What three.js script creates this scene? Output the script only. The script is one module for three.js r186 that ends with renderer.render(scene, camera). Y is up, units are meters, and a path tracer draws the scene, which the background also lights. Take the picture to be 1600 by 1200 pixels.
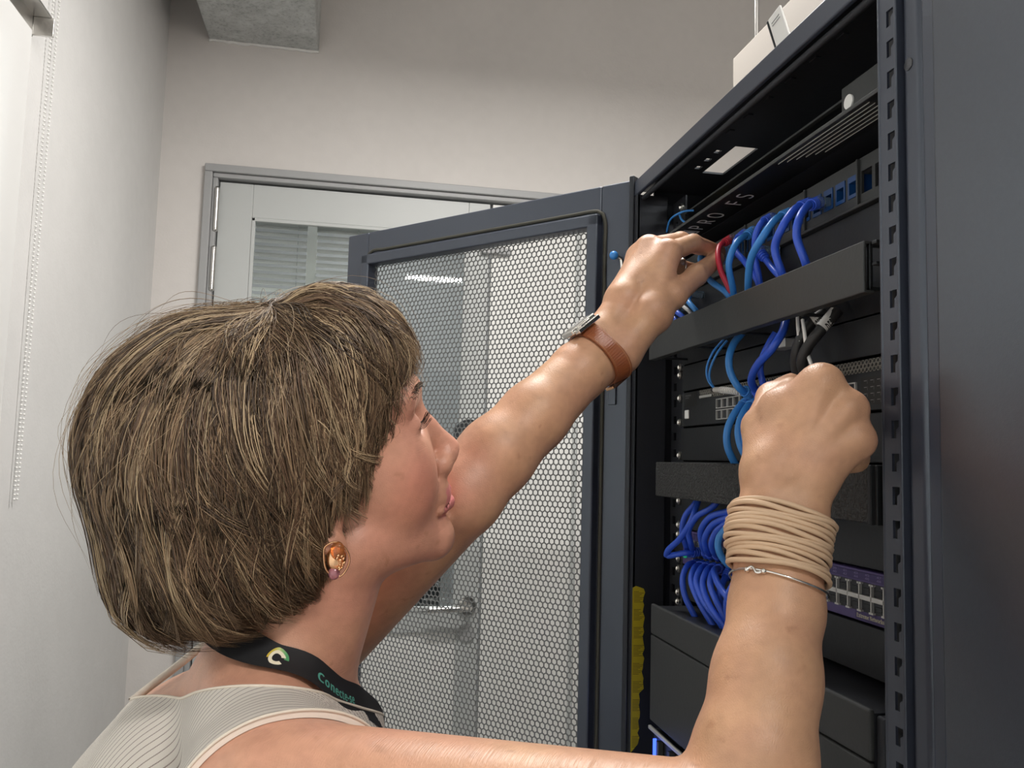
import * as THREE from 'three';
import { RoundedBoxGeometry } from 'three/addons/geometries/RoundedBoxGeometry.js';
import { mergeGeometries, mergeVertices } from 'three/addons/utils/BufferGeometryUtils.js';
import { ImprovedNoise } from 'three/addons/math/ImprovedNoise.js';
import { RectAreaLightUniformsLib } from 'three/addons/lights/RectAreaLightUniformsLib.js';

// ---------------------------------------------------------------- camera, light, exposure
const scene = new THREE.Scene();
const camera = new THREE.PerspectiveCamera(48.79, 4 / 3, 0.02, 40);
camera.position.set(0, 1.42, 0);
camera.quaternion.setFromRotationMatrix(new THREE.Matrix4().makeBasis(
  new THREE.Vector3(0.98168, 0.0269, 0.18861), new THREE.Vector3(-0.0432, 0.99563, 0.08284), new THREE.Vector3(-0.18556, -0.08947, 0.97855)));
const renderer = new THREE.WebGLRenderer({ antialias: true });
renderer.toneMapping = THREE.LinearToneMapping;
renderer.toneMappingExposure = 1.0;
renderer.shadowMap.enabled = true;
RectAreaLightUniformsLib.init();
scene.background = new THREE.Color().setRGB(2.3, 2.4, 2.5);      // bright overcast daylight outside the window
const LIGHT = 100;                                   // linear luminaires: radiance
// [centre x, y, z, length along x, width] of each suspended luminaire; all after the first are added to brighten the room
const LUMINAIRES = [[0.92, 2.6, 0.55, 1.2, 0.12], [0.35, 2.6, -1.3, 0.55, 0.12], [1.7, 2.6, 1.5, 1.2, 0.12], [1.75, 2.6, 2.8, 1.2, 0.12]];

// ---------------------------------------------------------------- helpers
let seed = 7;
const rnd = () => { seed = (seed * 1664525 + 1013904223) >>> 0; return seed / 4294967296; };
const V = (x, y, z) => new THREE.Vector3(x, y, z);
const A3 = a => new THREE.Vector3(a[0], a[1], a[2]);
const noise3 = new ImprovedNoise();
const names = {};
function numbered(n) { const k = names[n] = (names[n] ?? -1) + 1; return k ? `${n}_${String(k).padStart(3, '0')}` : n; }
function shade(o) { o.castShadow = o.receiveShadow = true; return o; }
function tag(o, label, category, group, kind) {
  o.userData.label = label; o.userData.category = category;
  if (group) o.userData.group = group;
  if (kind) o.userData.kind = kind;
  return o;
}
function thing(name, label, category, group) { const g = new THREE.Group(); g.name = numbered(name); scene.add(g); return tag(g, label, category, group); }
function struct(name, label, category) { const g = new THREE.Group(); g.name = name; scene.add(g); return tag(g, label, category, null, 'structure'); }
function clean(g) { if (g.index) g = g.toNonIndexed(); for (const k of Object.keys(g.attributes)) if (!['position', 'normal', 'uv'].includes(k)) g.deleteAttribute(k); if (!g.attributes.uv) g.setAttribute('uv', new THREE.BufferAttribute(new Float32Array(g.attributes.position.count * 2), 2)); return g; }
function obj(name, geos, m, parent = scene) {
  geos = Array.isArray(geos) ? geos : [geos];
  const g = geos.length > 1 ? mergeGeometries(geos.map(clean)) : geos[0];
  const o = shade(new THREE.Mesh(g, m)); o.name = parent === scene ? numbered(name) : name; parent.add(o); return o;
}
// axis-aligned box by its bounds, edges rounded by r, uv in metres
function bx(x0, x1, y0, y1, z0, z1, r = 0) {
  const sx = Math.abs(x1 - x0), sy = Math.abs(y1 - y0), sz = Math.abs(z1 - z0);
  const g = r > 0 ? new RoundedBoxGeometry(sx, sy, sz, 2, Math.min(r, sx * .49, sy * .49, sz * .49)) : new THREE.BoxGeometry(sx, sy, sz);
  g.translate((x0 + x1) / 2, (y0 + y1) / 2, (z0 + z1) / 2);
  return metreUV(g);
}
function metreUV(g) {
  g = g.index ? g.toNonIndexed() : g; g.computeVertexNormals === undefined;
  const p = g.attributes.position, n = g.attributes.normal, uv = new Float32Array(p.count * 2);
  for (let i = 0; i < p.count; i++) {
    const ax = Math.abs(n.getX(i)), ay = Math.abs(n.getY(i)), az = Math.abs(n.getZ(i));
    if (ax >= ay && ax >= az) { uv[2 * i] = p.getZ(i); uv[2 * i + 1] = p.getY(i); }
    else if (ay >= az) { uv[2 * i] = p.getX(i); uv[2 * i + 1] = p.getZ(i); }
    else { uv[2 * i] = p.getX(i); uv[2 * i + 1] = p.getY(i); }
  }
  g.setAttribute('uv', new THREE.BufferAttribute(uv, 2)); return g;
}
function tube(pts, r, seg = 40, rad = 10, closed = false) {
  return new THREE.TubeGeometry(new THREE.CatmullRomCurve3(pts, closed, 'centripetal'), seg, r, rad, closed);
}
function cyl(a, b, ra, rb = ra, n = 16) {
  const d = b.clone().sub(a), g = new THREE.CylinderGeometry(rb, ra, d.length(), n);
  g.applyQuaternion(new THREE.Quaternion().setFromUnitVectors(V(0, 1, 0), d.clone().normalize()));
  const m = a.clone().add(b).multiplyScalar(.5); g.translate(m.x, m.y, m.z); return g;
}
// plate in the plane x = const (outline in z, y), with holes, extruded by t towards +x
function plateX(outline, holes, x, t) {
  const s = new THREE.Shape(outline.map(([z, y]) => new THREE.Vector2(z, y)));
  for (const h of holes) s.holes.push(new THREE.Path(h.map(([z, y]) => new THREE.Vector2(z, y))));
  const g = new THREE.ExtrudeGeometry(s, { depth: t, bevelEnabled: false, curveSegments: 6 });
  g.applyMatrix4(new THREE.Matrix4().set(0, 0, 1, x, 0, 1, 0, 0, 1, 0, 0, 0, 0, 0, 0, 1));   // (z,y,d) -> (x+d, y, z): mirrored
  const ix = g.index ? g.toNonIndexed() : g, p = ix.attributes.position.array;
  for (let i = 0; i < p.length; i += 9) for (let k = 0; k < 3; k++) { const q = p[i + 3 + k]; p[i + 3 + k] = p[i + 6 + k]; p[i + 6 + k] = q; }
  ix.computeVertexNormals(); return metreUV(ix);
}
const rect = (z0, z1, y0, y1) => [[z0, y0], [z1, y0], [z1, y1], [z0, y1]];

// ---------------------------------------------------------------- textures and materials
function dataTex(n, fn, srgb = false) {
  const d = new Uint8Array(n * n * 4);
  for (let j = 0; j < n; j++) for (let i = 0; i < n; i++) { const c = fn(i / n, j / n, i, j); for (let k = 0; k < 3; k++) d[(j * n + i) * 4 + k] = Math.max(0, Math.min(255, (Array.isArray(c) ? c[k] : c) * 255)); d[(j * n + i) * 4 + 3] = 255; }
  const t = new THREE.DataTexture(d, n, n); t.wrapS = t.wrapT = THREE.RepeatWrapping; t.magFilter = THREE.LinearFilter; if (srgb) t.colorSpace = THREE.SRGBColorSpace; t.needsUpdate = true; return t;
}
// tileable value noise
function tileNoise(period, sd) {
  const g = new Float32Array(period * period); let s = sd * 9301 + 49297;
  for (let i = 0; i < g.length; i++) { s = (s * 1664525 + 1013904223) >>> 0; g[i] = s / 4294967296; }
  return (u, v) => {
    const x = u * period, y = v * period, i = Math.floor(x), j = Math.floor(y), a = x - i, b = y - j, sa = a * a * (3 - 2 * a), sb = b * b * (3 - 2 * b);
    const q = (m, n) => g[((n % period + period) % period) * period + (m % period + period) % period];
    return (q(i, j) * (1 - sa) + q(i + 1, j) * sa) * (1 - sb) + (q(i, j + 1) * (1 - sa) + q(i + 1, j + 1) * sa) * sb;
  };
}
const n8 = tileNoise(8, 1), n32 = tileNoise(32, 2), n64 = tileNoise(64, 3), n128 = tileNoise(128, 4);
const rep = (t, r) => { const c = t.clone(); c.repeat.set(r, r); c.needsUpdate = true; return c; };
const grainTex = dataTex(256, (u, v) => .35 * n128(u, v) + .35 * n64(u, v) + .3 * n32(u, v));
const leatherTex = dataTex(512, (u, v) => { const a = Math.abs(n64(u, v) - .5) + Math.abs(n32(v, u) - .5); return Math.min(1, a * 1.9); });
const wallTex = dataTex(256, (u, v) => { const k = .965 + .05 * (n8(u, v) - .5) + .03 * (n64(u, v) - .5); return [k, k, k]; }, false);
const M3 = o => new THREE.MeshPhysicalMaterial(o);
const lin = (r, g, b) => new THREE.Color().setRGB(r, g, b);
const powder = (r, g, b, rough = .5, bump = .00012, ior = 1.5) => M3({ color: lin(r, g, b), roughness: rough, bumpMap: rep(grainTex, 6), bumpScale: bump, ior, specularColor: lin(.82, .9, 1) });
const M = {
  wall: M3({ color: lin(.7, .672, .648), roughness: .9, map: rep(wallTex, .8), bumpMap: rep(grainTex, 3), bumpScale: .0003 }),
  wallLeft: M3({ color: lin(.68, .675, .665), roughness: .9, map: rep(wallTex, .8), bumpMap: rep(grainTex, 3), bumpScale: .0003 }),
  ceiling: M3({ color: lin(.78, .765, .75), roughness: .95 }),
  floor: M3({ color: lin(.3, .3, .29), roughness: .5, bumpMap: rep(grainTex, 2), bumpScale: .0002 }),
  doorPaint: M3({ color: lin(.5, .52, .515), roughness: .42 }),
  framePaint: M3({ color: lin(.36, .365, .37), roughness: .45 }),
  glass: M3({ color: lin(.9, .93, .92), roughness: .02, transmission: 1, thickness: 0, ior: 1.5 }),
  steel: M3({ color: lin(.62, .61, .59), roughness: .28, metalness: 1 }),
  rackBlue: powder(.035, .041, .06, .36, .00005, 1.75), rackDark: powder(.018, .019, .023, .45),
  cover: powder(.036, .037, .036, .5), black: powder(.012, .0125, .013, .5),
  leather: M3({ color: lin(.018, .018, .018), roughness: .45, bumpMap: rep(leatherTex, 9), bumpScale: .0009 }),
  rubber: M3({ color: lin(.06, .058, .045), roughness: .7 }),
  meshSteel: M3({ color: lin(.17, .178, .18), roughness: .55 }),
  white: M3({ color: lin(.8, .8, .78), roughness: .5 }), beige: M3({ color: lin(.31, .285, .26), roughness: .6 }),
  blind: M3({ color: lin(.88, .88, .87), roughness: .98, transmission: .45, thickness: 0 }),
  slat: M3({ color: lin(.7, .7, .68), roughness: .5 }),
  purple: M3({ color: lin(.07, .05, .17), roughness: .45 }), silver: M3({ color: lin(.6, .6, .58), roughness: .4, metalness: .6 }),
  clear: M3({ color: lin(.55, .75, .95), roughness: .12, transmission: .85, thickness: .004, ior: 1.5 }),
  gold: M3({ color: lin(.85, .52, .3), roughness: .2, metalness: 1 }), amber: M3({ color: lin(.5, .18, .06), roughness: .08, transmission: .6, thickness: .004, ior: 1.5 }),
  pinkStone: M3({ color: lin(.6, .25, .3), roughness: .05, transmission: .5, thickness: .004, ior: 1.6 }),
  silverMetal: M3({ color: lin(.78, .76, .72), roughness: .16, metalness: 1 }),
  brownLeather: M3({ color: lin(.3, .085, .025), roughness: .38, clearcoat: .3, clearcoatRoughness: .3, bumpMap: rep(grainTex, 30), bumpScale: .0002 }),
  stitch: M3({ color: lin(.42, .2, .09), roughness: .8 }), darkLeather: M3({ color: lin(.05, .018, .008), roughness: .5 }),
  cord: M3({ color: lin(.66, .46, .3), roughness: .55 }),
  yellow: null, led: M3({ color: lin(.02, .04, .6), emissive: lin(.05, .12, 1), emissiveIntensity: 2.5 }),
};
const CABLE = {
  a: M3({ color: lin(.05, .27, .72), roughness: .36 }), c: M3({ color: lin(.03, .105, .66), roughness: .36 }), r: M3({ color: lin(.55, .03, .06), roughness: .4 }), w: M3({ color: lin(.62, .62, .62), roughness: .5 }),
  f: M3({ color: lin(.05, .27, .72), roughness: .36 }), k: M3({ color: lin(.016, .016, .017), roughness: .5 }),
};
function canvasTex(w, h, draw) { const c = document.createElement('canvas'); c.width = w; c.height = h; draw(c.getContext('2d'), w, h); const t = new THREE.CanvasTexture(c); t.colorSpace = THREE.SRGBColorSpace; return t; }
// flat rectangle with corners given (bottom-left, bottom-right, top-left), for print
function decal(bl, br, tl) {
  const g = new THREE.BufferGeometry(), tr = br.clone().add(tl).sub(bl);
  g.setAttribute('position', new THREE.Float32BufferAttribute([bl, br, tr, bl, tr, tl].flatMap(p => [p.x, p.y, p.z]), 3));
  g.setAttribute('uv', new THREE.Float32BufferAttribute([0, 0, 1, 0, 1, 1, 0, 0, 1, 1, 0, 1], 2)); g.computeVertexNormals(); return g;
}

function polyTube(pts, r, rad = 8) {   // a tube along straight runs
  const q = []; for (let i = 0; i + 1 < pts.length; i++) { const n = Math.max(1, Math.ceil(pts[i].distanceTo(pts[i + 1]) / .03)); for (let k = 0; k < n; k++) q.push(pts[i].clone().lerp(pts[i + 1], k / n)); } q.push(pts[pts.length - 1]);
  return tube(q, r, q.length * 3, rad);
}
const J={RS:[-0.0348,1.1973,-0.5584],RE:[0.2202,1.2136,-0.4574],RF1:[0.2374,1.25,-0.4713],RF2:[0.255,1.292,-0.4896],RF3:[0.2744,1.3298,-0.5132],RWa:[0.2747,1.3773,-0.5292],RWb:[0.2935,1.3778,-0.5256],RPa:[0.2854,1.4156,-0.539],RPb:[0.3064,1.4163,-0.5298],RIM:[0.3006,1.4609,-0.5555],RMM:[0.3199,1.4771,-0.535],RRM:[0.3343,1.4606,-0.5256],RPM:[0.3379,1.4397,-0.5217],RIP:[0.3286,1.4776,-0.5916],RIT:[0.3527,1.4814,-0.6582],RMP:[0.3469,1.4802,-0.5776],RMT:[0.3641,1.4781,-0.6512],RRP:[0.3575,1.4565,-0.5645],RRT:[0.3505,1.4508,-0.5847],RPP:[0.3518,1.4278,-0.5457],RPD:[0.3458,1.4239,-0.5595],RPT:[0.3363,1.4292,-0.5639],RTC:[0.2861,1.4199,-0.5466],RTM:[0.293,1.4484,-0.5693],RTI:[0.3174,1.4728,-0.5992],RTT:[0.3513,1.4879,-0.6323],LS:[-0.0575,1.1981,-0.91],LE:[0.1026,1.388,-0.7703],LF1:[0.134,1.4237,-0.7765],LF2:[0.1727,1.4626,-0.7911],LF3:[0.2221,1.5101,-0.8132],LWa:[0.2492,1.5472,-0.8281],LWb:[0.2661,1.5312,-0.8203],LPa:[0.2754,1.5889,-0.8367],LPb:[0.3021,1.5746,-0.8228],LIM:[0.3244,1.645,-0.8428],LMM:[0.3104,1.6531,-0.86],LRM:[0.3038,1.646,-0.8741],LPM:[0.2996,1.6289,-0.8826],LIP:[0.3631,1.6638,-0.8643],LIT:[0.4058,1.663,-0.89],LMP:[0.3554,1.6702,-0.8805],LMT:[0.4086,1.6657,-0.9066],LRP:[0.3515,1.6426,-0.8889],LRT:[0.3868,1.6415,-0.8997],LPP:[0.3391,1.6336,-0.8921],LPT:[0.3674,1.6264,-0.8976],LTC:[0.2958,1.574,-0.8209],LTM:[0.3257,1.5956,-0.8266],LTI:[0.3591,1.6236,-0.8453],LTT:[0.3937,1.6494,-0.8701],NT:[-0.0189,1.34,-0.6935],NB:[-0.0455,1.2225,-0.7216],BK:[-0.0878,1.1973,-0.7319],SP:[-0.1336,1.1062,-0.7694],TR:[-0.0669,1.2454,-0.698],TRL:[-0.0736,1.2302,-0.808],CH:[-0.0248,1.0934,-0.7499],CL:[-0.003,1.1889,-0.737]};
const CABLES=[["a",0.0036,[[0.418,1.6732,-0.8343],[0.392,1.6539,-0.8186],[0.385,1.6325,-0.8205],[0.395,1.6094,-0.8322],[0.41,1.5901,-0.8557]]],["a",0.0036,[[0.405,1.6674,-0.9021],[0.388,1.6594,-0.8991],[0.385,1.6486,-0.892],[0.388,1.628,-0.8775],[0.395,1.6048,-0.8447],[0.41,1.5865,-0.8557]]],["r",0.0032,[[0.412,1.675,-0.8766],[0.395,1.6634,-0.8647],[0.388,1.6489,-0.8542],[0.388,1.6292,-0.8458],[0.395,1.6112,-0.8416],[0.41,1.5865,-0.8557]]],["c",0.0034,[[0.415,1.6737,-0.8479],[0.402,1.6634,-0.8396],[0.397,1.6492,-0.829],[0.4,1.6314,-0.8112],[0.405,1.6095,-0.7954],[0.412,1.5863,-0.7939]]],["c",0.0034,[[0.415,1.675,-0.7887],[0.402,1.6672,-0.7814],[0.397,1.6542,-0.7839],[0.4,1.6349,-0.7912],[0.405,1.6086,-0.7913],[0.412,1.5875,-0.8007]]],["a",0.0038,[[0.418,1.6708,-0.7566],[0.4,1.6613,-0.7486],[0.387,1.6433,-0.7496],[0.385,1.6268,-0.7697],[0.393,1.6035,-0.7926],[0.41,1.5878,-0.8224]]],["c",0.0038,[[0.416,1.6687,-0.7172],[0.4,1.6612,-0.711],[0.386,1.6416,-0.7104],[0.385,1.6255,-0.7218],[0.393,1.6019,-0.7234],[0.41,1.5858,-0.7388]]],["c",0.0038,[[0.416,1.6652,-0.7015],[0.402,1.6585,-0.6931],[0.388,1.6417,-0.6842],[0.386,1.6269,-0.6841],[0.393,1.6022,-0.6812],[0.41,1.5841,-0.6987]]],["c",0.0034,[[0.402,1.639,-0.7855],[0.405,1.6246,-0.7737],[0.405,1.6087,-0.7543],[0.412,1.596,-0.7424]]],["a",0.0032,[[0.405,1.6312,-0.9809],[0.395,1.6146,-0.9505],[0.4,1.6032,-0.9409],[0.41,1.5942,-0.9488]]],["c",0.0032,[[0.408,1.6256,-1.0306],[0.395,1.6094,-0.989],[0.4,1.6018,-0.9803],[0.41,1.5911,-0.9799]]],["c",0.003,[[0.41,1.6224,-1.0513],[0.397,1.6083,-1.0112],[0.4,1.5988,-0.9969],[0.41,1.5901,-1.0003]]],["w",0.0022,[[0.408,1.63,-1.0176],[0.396,1.6136,-0.9709],[0.4,1.6049,-0.9603],[0.41,1.5926,-0.9641]]],["r",0.003,[[0.41,1.6243,-1.0723],[0.397,1.6095,-1.029],[0.4,1.6005,-1.0186],[0.41,1.5907,-1.0216]]],["w",0.0022,[[0.41,1.6257,-1.0916],[0.398,1.6116,-1.0523],[0.4,1.6021,-1.0456],[0.41,1.5935,-1.0528]]],["f",0.0014,[[0.415,1.7376,-1.079],[0.41,1.7455,-1.057],[0.408,1.7462,-1.0292],[0.415,1.7481,-1.016],[0.425,1.7482,-1.0104]]],["f",0.0014,[[0.412,1.7456,-1.0259],[0.408,1.7332,-1.0071],[0.412,1.7265,-0.9998],[0.425,1.7286,-1.01]]],["f",0.0013,[[0.412,1.563,-0.8905],[0.4,1.5468,-0.8946],[0.397,1.5285,-0.9033],[0.4,1.5163,-0.9046],[0.405,1.5073,-0.9]]],["f",0.0013,[[0.412,1.5604,-0.8822],[0.402,1.5453,-0.887],[0.399,1.5267,-0.899],[0.402,1.5156,-0.9039],[0.406,1.5067,-0.9005]]],["a",0.004,[[0.41,1.563,-0.8401],[0.397,1.5491,-0.8344],[0.39,1.5318,-0.8302],[0.392,1.5169,-0.8297],[0.4,1.5021,-0.8267],[0.418,1.4969,-0.8381]]],["c",0.004,[[0.41,1.5622,-0.7474],[0.402,1.5482,-0.7402],[0.393,1.5327,-0.7432],[0.39,1.5212,-0.7632],[0.393,1.5118,-0.7825],[0.402,1.5042,-0.8018],[0.42,1.4943,-0.819]]],["c",0.0034,[[0.412,1.5533,-0.7713],[0.406,1.5406,-0.7756],[0.403,1.521,-0.7859],[0.406,1.5043,-0.7863],[0.42,1.4951,-0.8024]]],["c",0.0036,[[0.4,1.4896,-0.7642],[0.393,1.4949,-0.7546],[0.392,1.4985,-0.7464],[0.402,1.499,-0.7477],[0.42,1.4996,-0.761]]],["k",0.005,[[0.415,1.5586,-0.6657],[0.402,1.5413,-0.6718],[0.394,1.5267,-0.6803],[0.392,1.5136,-0.6866],[0.4,1.5019,-0.6931],[0.42,1.4938,-0.7111]]],["k",0.005,[[0.418,1.5616,-0.6888],[0.408,1.5513,-0.6977],[0.4,1.5358,-0.7038],[0.398,1.5198,-0.7083],[0.404,1.5053,-0.7145],[0.422,1.4953,-0.729]]],["a",0.004,[[0.42,1.4894,-0.848],[0.402,1.4797,-0.8352],[0.39,1.4582,-0.8326],[0.39,1.4401,-0.8325],[0.4,1.4202,-0.8336]]],["a",0.004,[[0.42,1.4869,-0.8304],[0.404,1.4802,-0.8186],[0.392,1.4596,-0.8114],[0.392,1.4418,-0.8069],[0.4,1.4225,-0.8017]]],["a",0.004,[[0.42,1.4847,-0.8162],[0.404,1.4767,-0.8029],[0.394,1.4567,-0.801],[0.394,1.4398,-0.7967],[0.4,1.4207,-0.7907]]],["c",0.0036,[[0.42,1.3166,-0.969],[0.398,1.3154,-0.965],[0.385,1.3095,-0.9894],[0.383,1.3166,-0.9803],[0.385,1.3333,-0.9493],[0.39,1.3558,-0.9275],[0.4,1.3769,-0.933],[0.41,1.3914,-0.9453]]],["c",0.0036,[[0.42,1.3114,-1.0021],[0.398,1.3261,-0.9633],[0.392,1.343,-0.9589],[0.394,1.3599,-0.9543],[0.402,1.3772,-0.9414],[0.41,1.3914,-0.9453]]],["c",0.0036,[[0.42,1.3127,-0.9902],[0.396,1.3296,-0.9432],[0.39,1.3435,-0.9348],[0.392,1.3609,-0.9176],[0.402,1.3756,-0.8916],[0.41,1.3901,-0.886]]],["c",0.0036,[[0.42,1.3154,-0.9523],[0.396,1.3314,-0.9103],[0.39,1.3465,-0.9002],[0.392,1.3636,-0.8793],[0.402,1.3752,-0.8405],[0.41,1.3858,-0.8318]]],["c",0.0036,[[0.42,1.3152,-0.9414],[0.396,1.3282,-0.8997],[0.39,1.339,-0.8896],[0.392,1.3558,-0.8725],[0.402,1.3698,-0.8405],[0.41,1.3827,-0.8274]]],["c",0.0036,[[0.42,1.3161,-0.9204],[0.396,1.3274,-0.881],[0.39,1.3367,-0.8711],[0.392,1.3498,-0.8626],[0.402,1.3634,-0.8465],[0.41,1.3758,-0.8317]]],["a",0.0038,[[0.42,1.3116,-0.8653],[0.398,1.3165,-0.8468],[0.387,1.3299,-0.845],[0.386,1.3433,-0.8445],[0.394,1.3571,-0.8402],[0.41,1.3711,-0.8541]]],["r",0.0034,[[0.42,1.3146,-0.8517],[0.402,1.3217,-0.8371],[0.396,1.3309,-0.8366],[0.398,1.3399,-0.8394],[0.41,1.3469,-0.8509]]],["c",0.0036,[[0.42,1.3018,-0.9783],[0.398,1.3014,-0.9569],[0.39,1.2888,-0.9508],[0.39,1.2692,-0.9446],[0.4,1.2445,-0.9361],[0.41,1.2261,-0.9407]]],["c",0.0036,[[0.42,1.3022,-0.9632],[0.398,1.3011,-0.9361],[0.39,1.2893,-0.9262],[0.39,1.2708,-0.9077],[0.4,1.2449,-0.8888],[0.41,1.2286,-0.8941]]],["c",0.0036,[[0.42,1.3025,-0.9485],[0.398,1.3017,-0.9197],[0.39,1.29,-0.9116],[0.39,1.2709,-0.8903],[0.4,1.2493,-0.8661],[0.41,1.2333,-0.8716]]],["c",0.0036,[[0.42,1.3033,-0.9306],[0.398,1.3026,-0.9021],[0.39,1.2897,-0.894],[0.39,1.2704,-0.8768],[0.4,1.2477,-0.8535],[0.41,1.2325,-0.8592]]],["c",0.0036,[[0.42,1.3036,-0.9168],[0.4,1.3012,-0.8913],[0.393,1.2903,-0.8805],[0.393,1.2752,-0.8639],[0.402,1.2541,-0.8548],[0.41,1.2371,-0.8532]]],["c",0.0036,[[0.42,1.304,-0.9134],[0.396,1.3058,-0.8774],[0.388,1.295,-0.8484],[0.388,1.2842,-0.8252],[0.4,1.2674,-0.8325]]],["c",0.0036,[[0.42,1.3087,-0.8561],[0.396,1.3022,-0.8259],[0.388,1.2866,-0.8267],[0.392,1.267,-0.8351],[0.405,1.2459,-0.8428]]],["c",0.0036,[[0.42,1.3042,-0.8903],[0.404,1.2911,-0.8752],[0.4,1.2792,-0.8728],[0.402,1.2636,-0.8611],[0.41,1.247,-0.8532]]]];
const PTS={boot_grey:[[0.405,1.5057,-0.8983],[0.404,1.5025,-0.8661],[0.408,1.4989,-0.8432],[0.42,1.4964,-0.8391]],strap:[[-0.094,1.274,-0.7465],[-0.1127,1.2586,-0.7617],[-0.1365,1.2372,-0.7784],[-0.1545,1.2229,-0.778],[-0.1678,1.2129,-0.7661]],tabs1:[[0.4,1.5584,-0.7082],[0.398,1.5463,-0.7036],[0.398,1.5342,-0.7014]],tabs2:[[0.395,1.5524,-0.6905],[0.392,1.5394,-0.6821],[0.392,1.5288,-0.68]],tabs3:[[0.396,1.5209,-0.6838],[0.394,1.5131,-0.6762],[0.396,1.5044,-0.6734]],dell1:[[0.4015,1.5423,-0.6709],[0.414,1.5573,-0.6681]],dell2:[[0.409,1.5531,-0.6973],[0.417,1.5596,-0.6914]]};
// ---------------------------------------------------------------- the room
const ZB = -2.45, XL = -0.553, CEIL = 3.0;
{
  const f = struct('floor', 'grey floor of the server room', 'floor'); obj('slab', bx(-1.2, 3, -.1, 0, -5.3, 4.2), M.floor, f);
  const c = struct('ceiling', 'pale grey ceiling high above the rack', 'ceiling'); obj('slab', bx(-1.2, 3, CEIL, CEIL + .12, -5.3, 4.2), M.ceiling, c);
  const wb = struct('wall_back', 'warm white painted wall around the grey door', 'wall');
  obj('wall_panel', [bx(XL - .2, -.431, 0, CEIL, ZB - .12, ZB), bx(.735, 3, 0, CEIL, ZB - .12, ZB), bx(-.431, .735, 2.227, CEIL, ZB - .12, ZB)], M.wall, wb);
  const wl = struct('wall_left', 'white painted wall beside the window blind', 'wall');
  obj('wall_panel', [bx(XL - .2, XL, 0, CEIL, ZB, -1.38), bx(XL - .2, XL, 0, .85, -1.38, .3), bx(XL - .2, XL, 2.04, CEIL, -1.38, .3), bx(XL - .2, XL, 0, CEIL, .3, .5), bx(XL - .2, XL, 0, .85, .5, 3.4), bx(XL - .2, XL, 2.04, CEIL, .5, 3.4), bx(XL - .2, XL, 0, CEIL, 3.4, 4.2)], M.wallLeft, wl);
  const wr = struct('wall_right', 'white wall behind the racks', 'wall'); obj('wall_panel', bx(2.6, 2.72, 0, CEIL, ZB, 4.2), M.wall, wr);
  const wn = struct('wall_rear', 'white wall at the other end of the room', 'wall'); obj('wall_panel', bx(XL, 2.6, 0, CEIL, 4.1, 4.2), M.wall, wn);
  const wc = struct('wall_corridor', 'grey wall of the space beyond the glazed door', 'wall');
  obj('wall_panel', [bx(-1.2, 3, 0, CEIL, -5.3, -5.2), bx(-1.2, -1.1, 0, CEIL, -5.2, ZB - .12), bx(2.9, 3, 0, CEIL, -5.2, ZB - .12)], M.framePaint, wc);
  const cb = struct('ceiling_beam', 'raw concrete beam end meeting the wall above the door', 'beam');
  const ct = dataTex(256, (u, v) => { let k = .52 + .12 * (n8(u, v) - .5) + .1 * (n32(u, v) - .5); if (n64(u, v) > .72) k -= .08; if (n128(u, v) > .86) k -= .1; return [k * .97, k, k * .98]; });
  obj('beam', bx(-.443, -.137, 2.593, CEIL, ZB, ZB + 2.2, .004), M3({ map: rep(ct, 3), roughness: .95, bumpMap: rep(grainTex, 5), bumpScale: .0015 }), cb);
  const pts = []; for (let i = 0; i <= 24; i++) pts.push(V(-.443 + i * .306 / 24, 2.592 + .004 * (rnd() - .5), ZB + .003));
  obj('plaster_bead', tube(pts, .005, 60, 6), M.white, cb);
}
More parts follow.
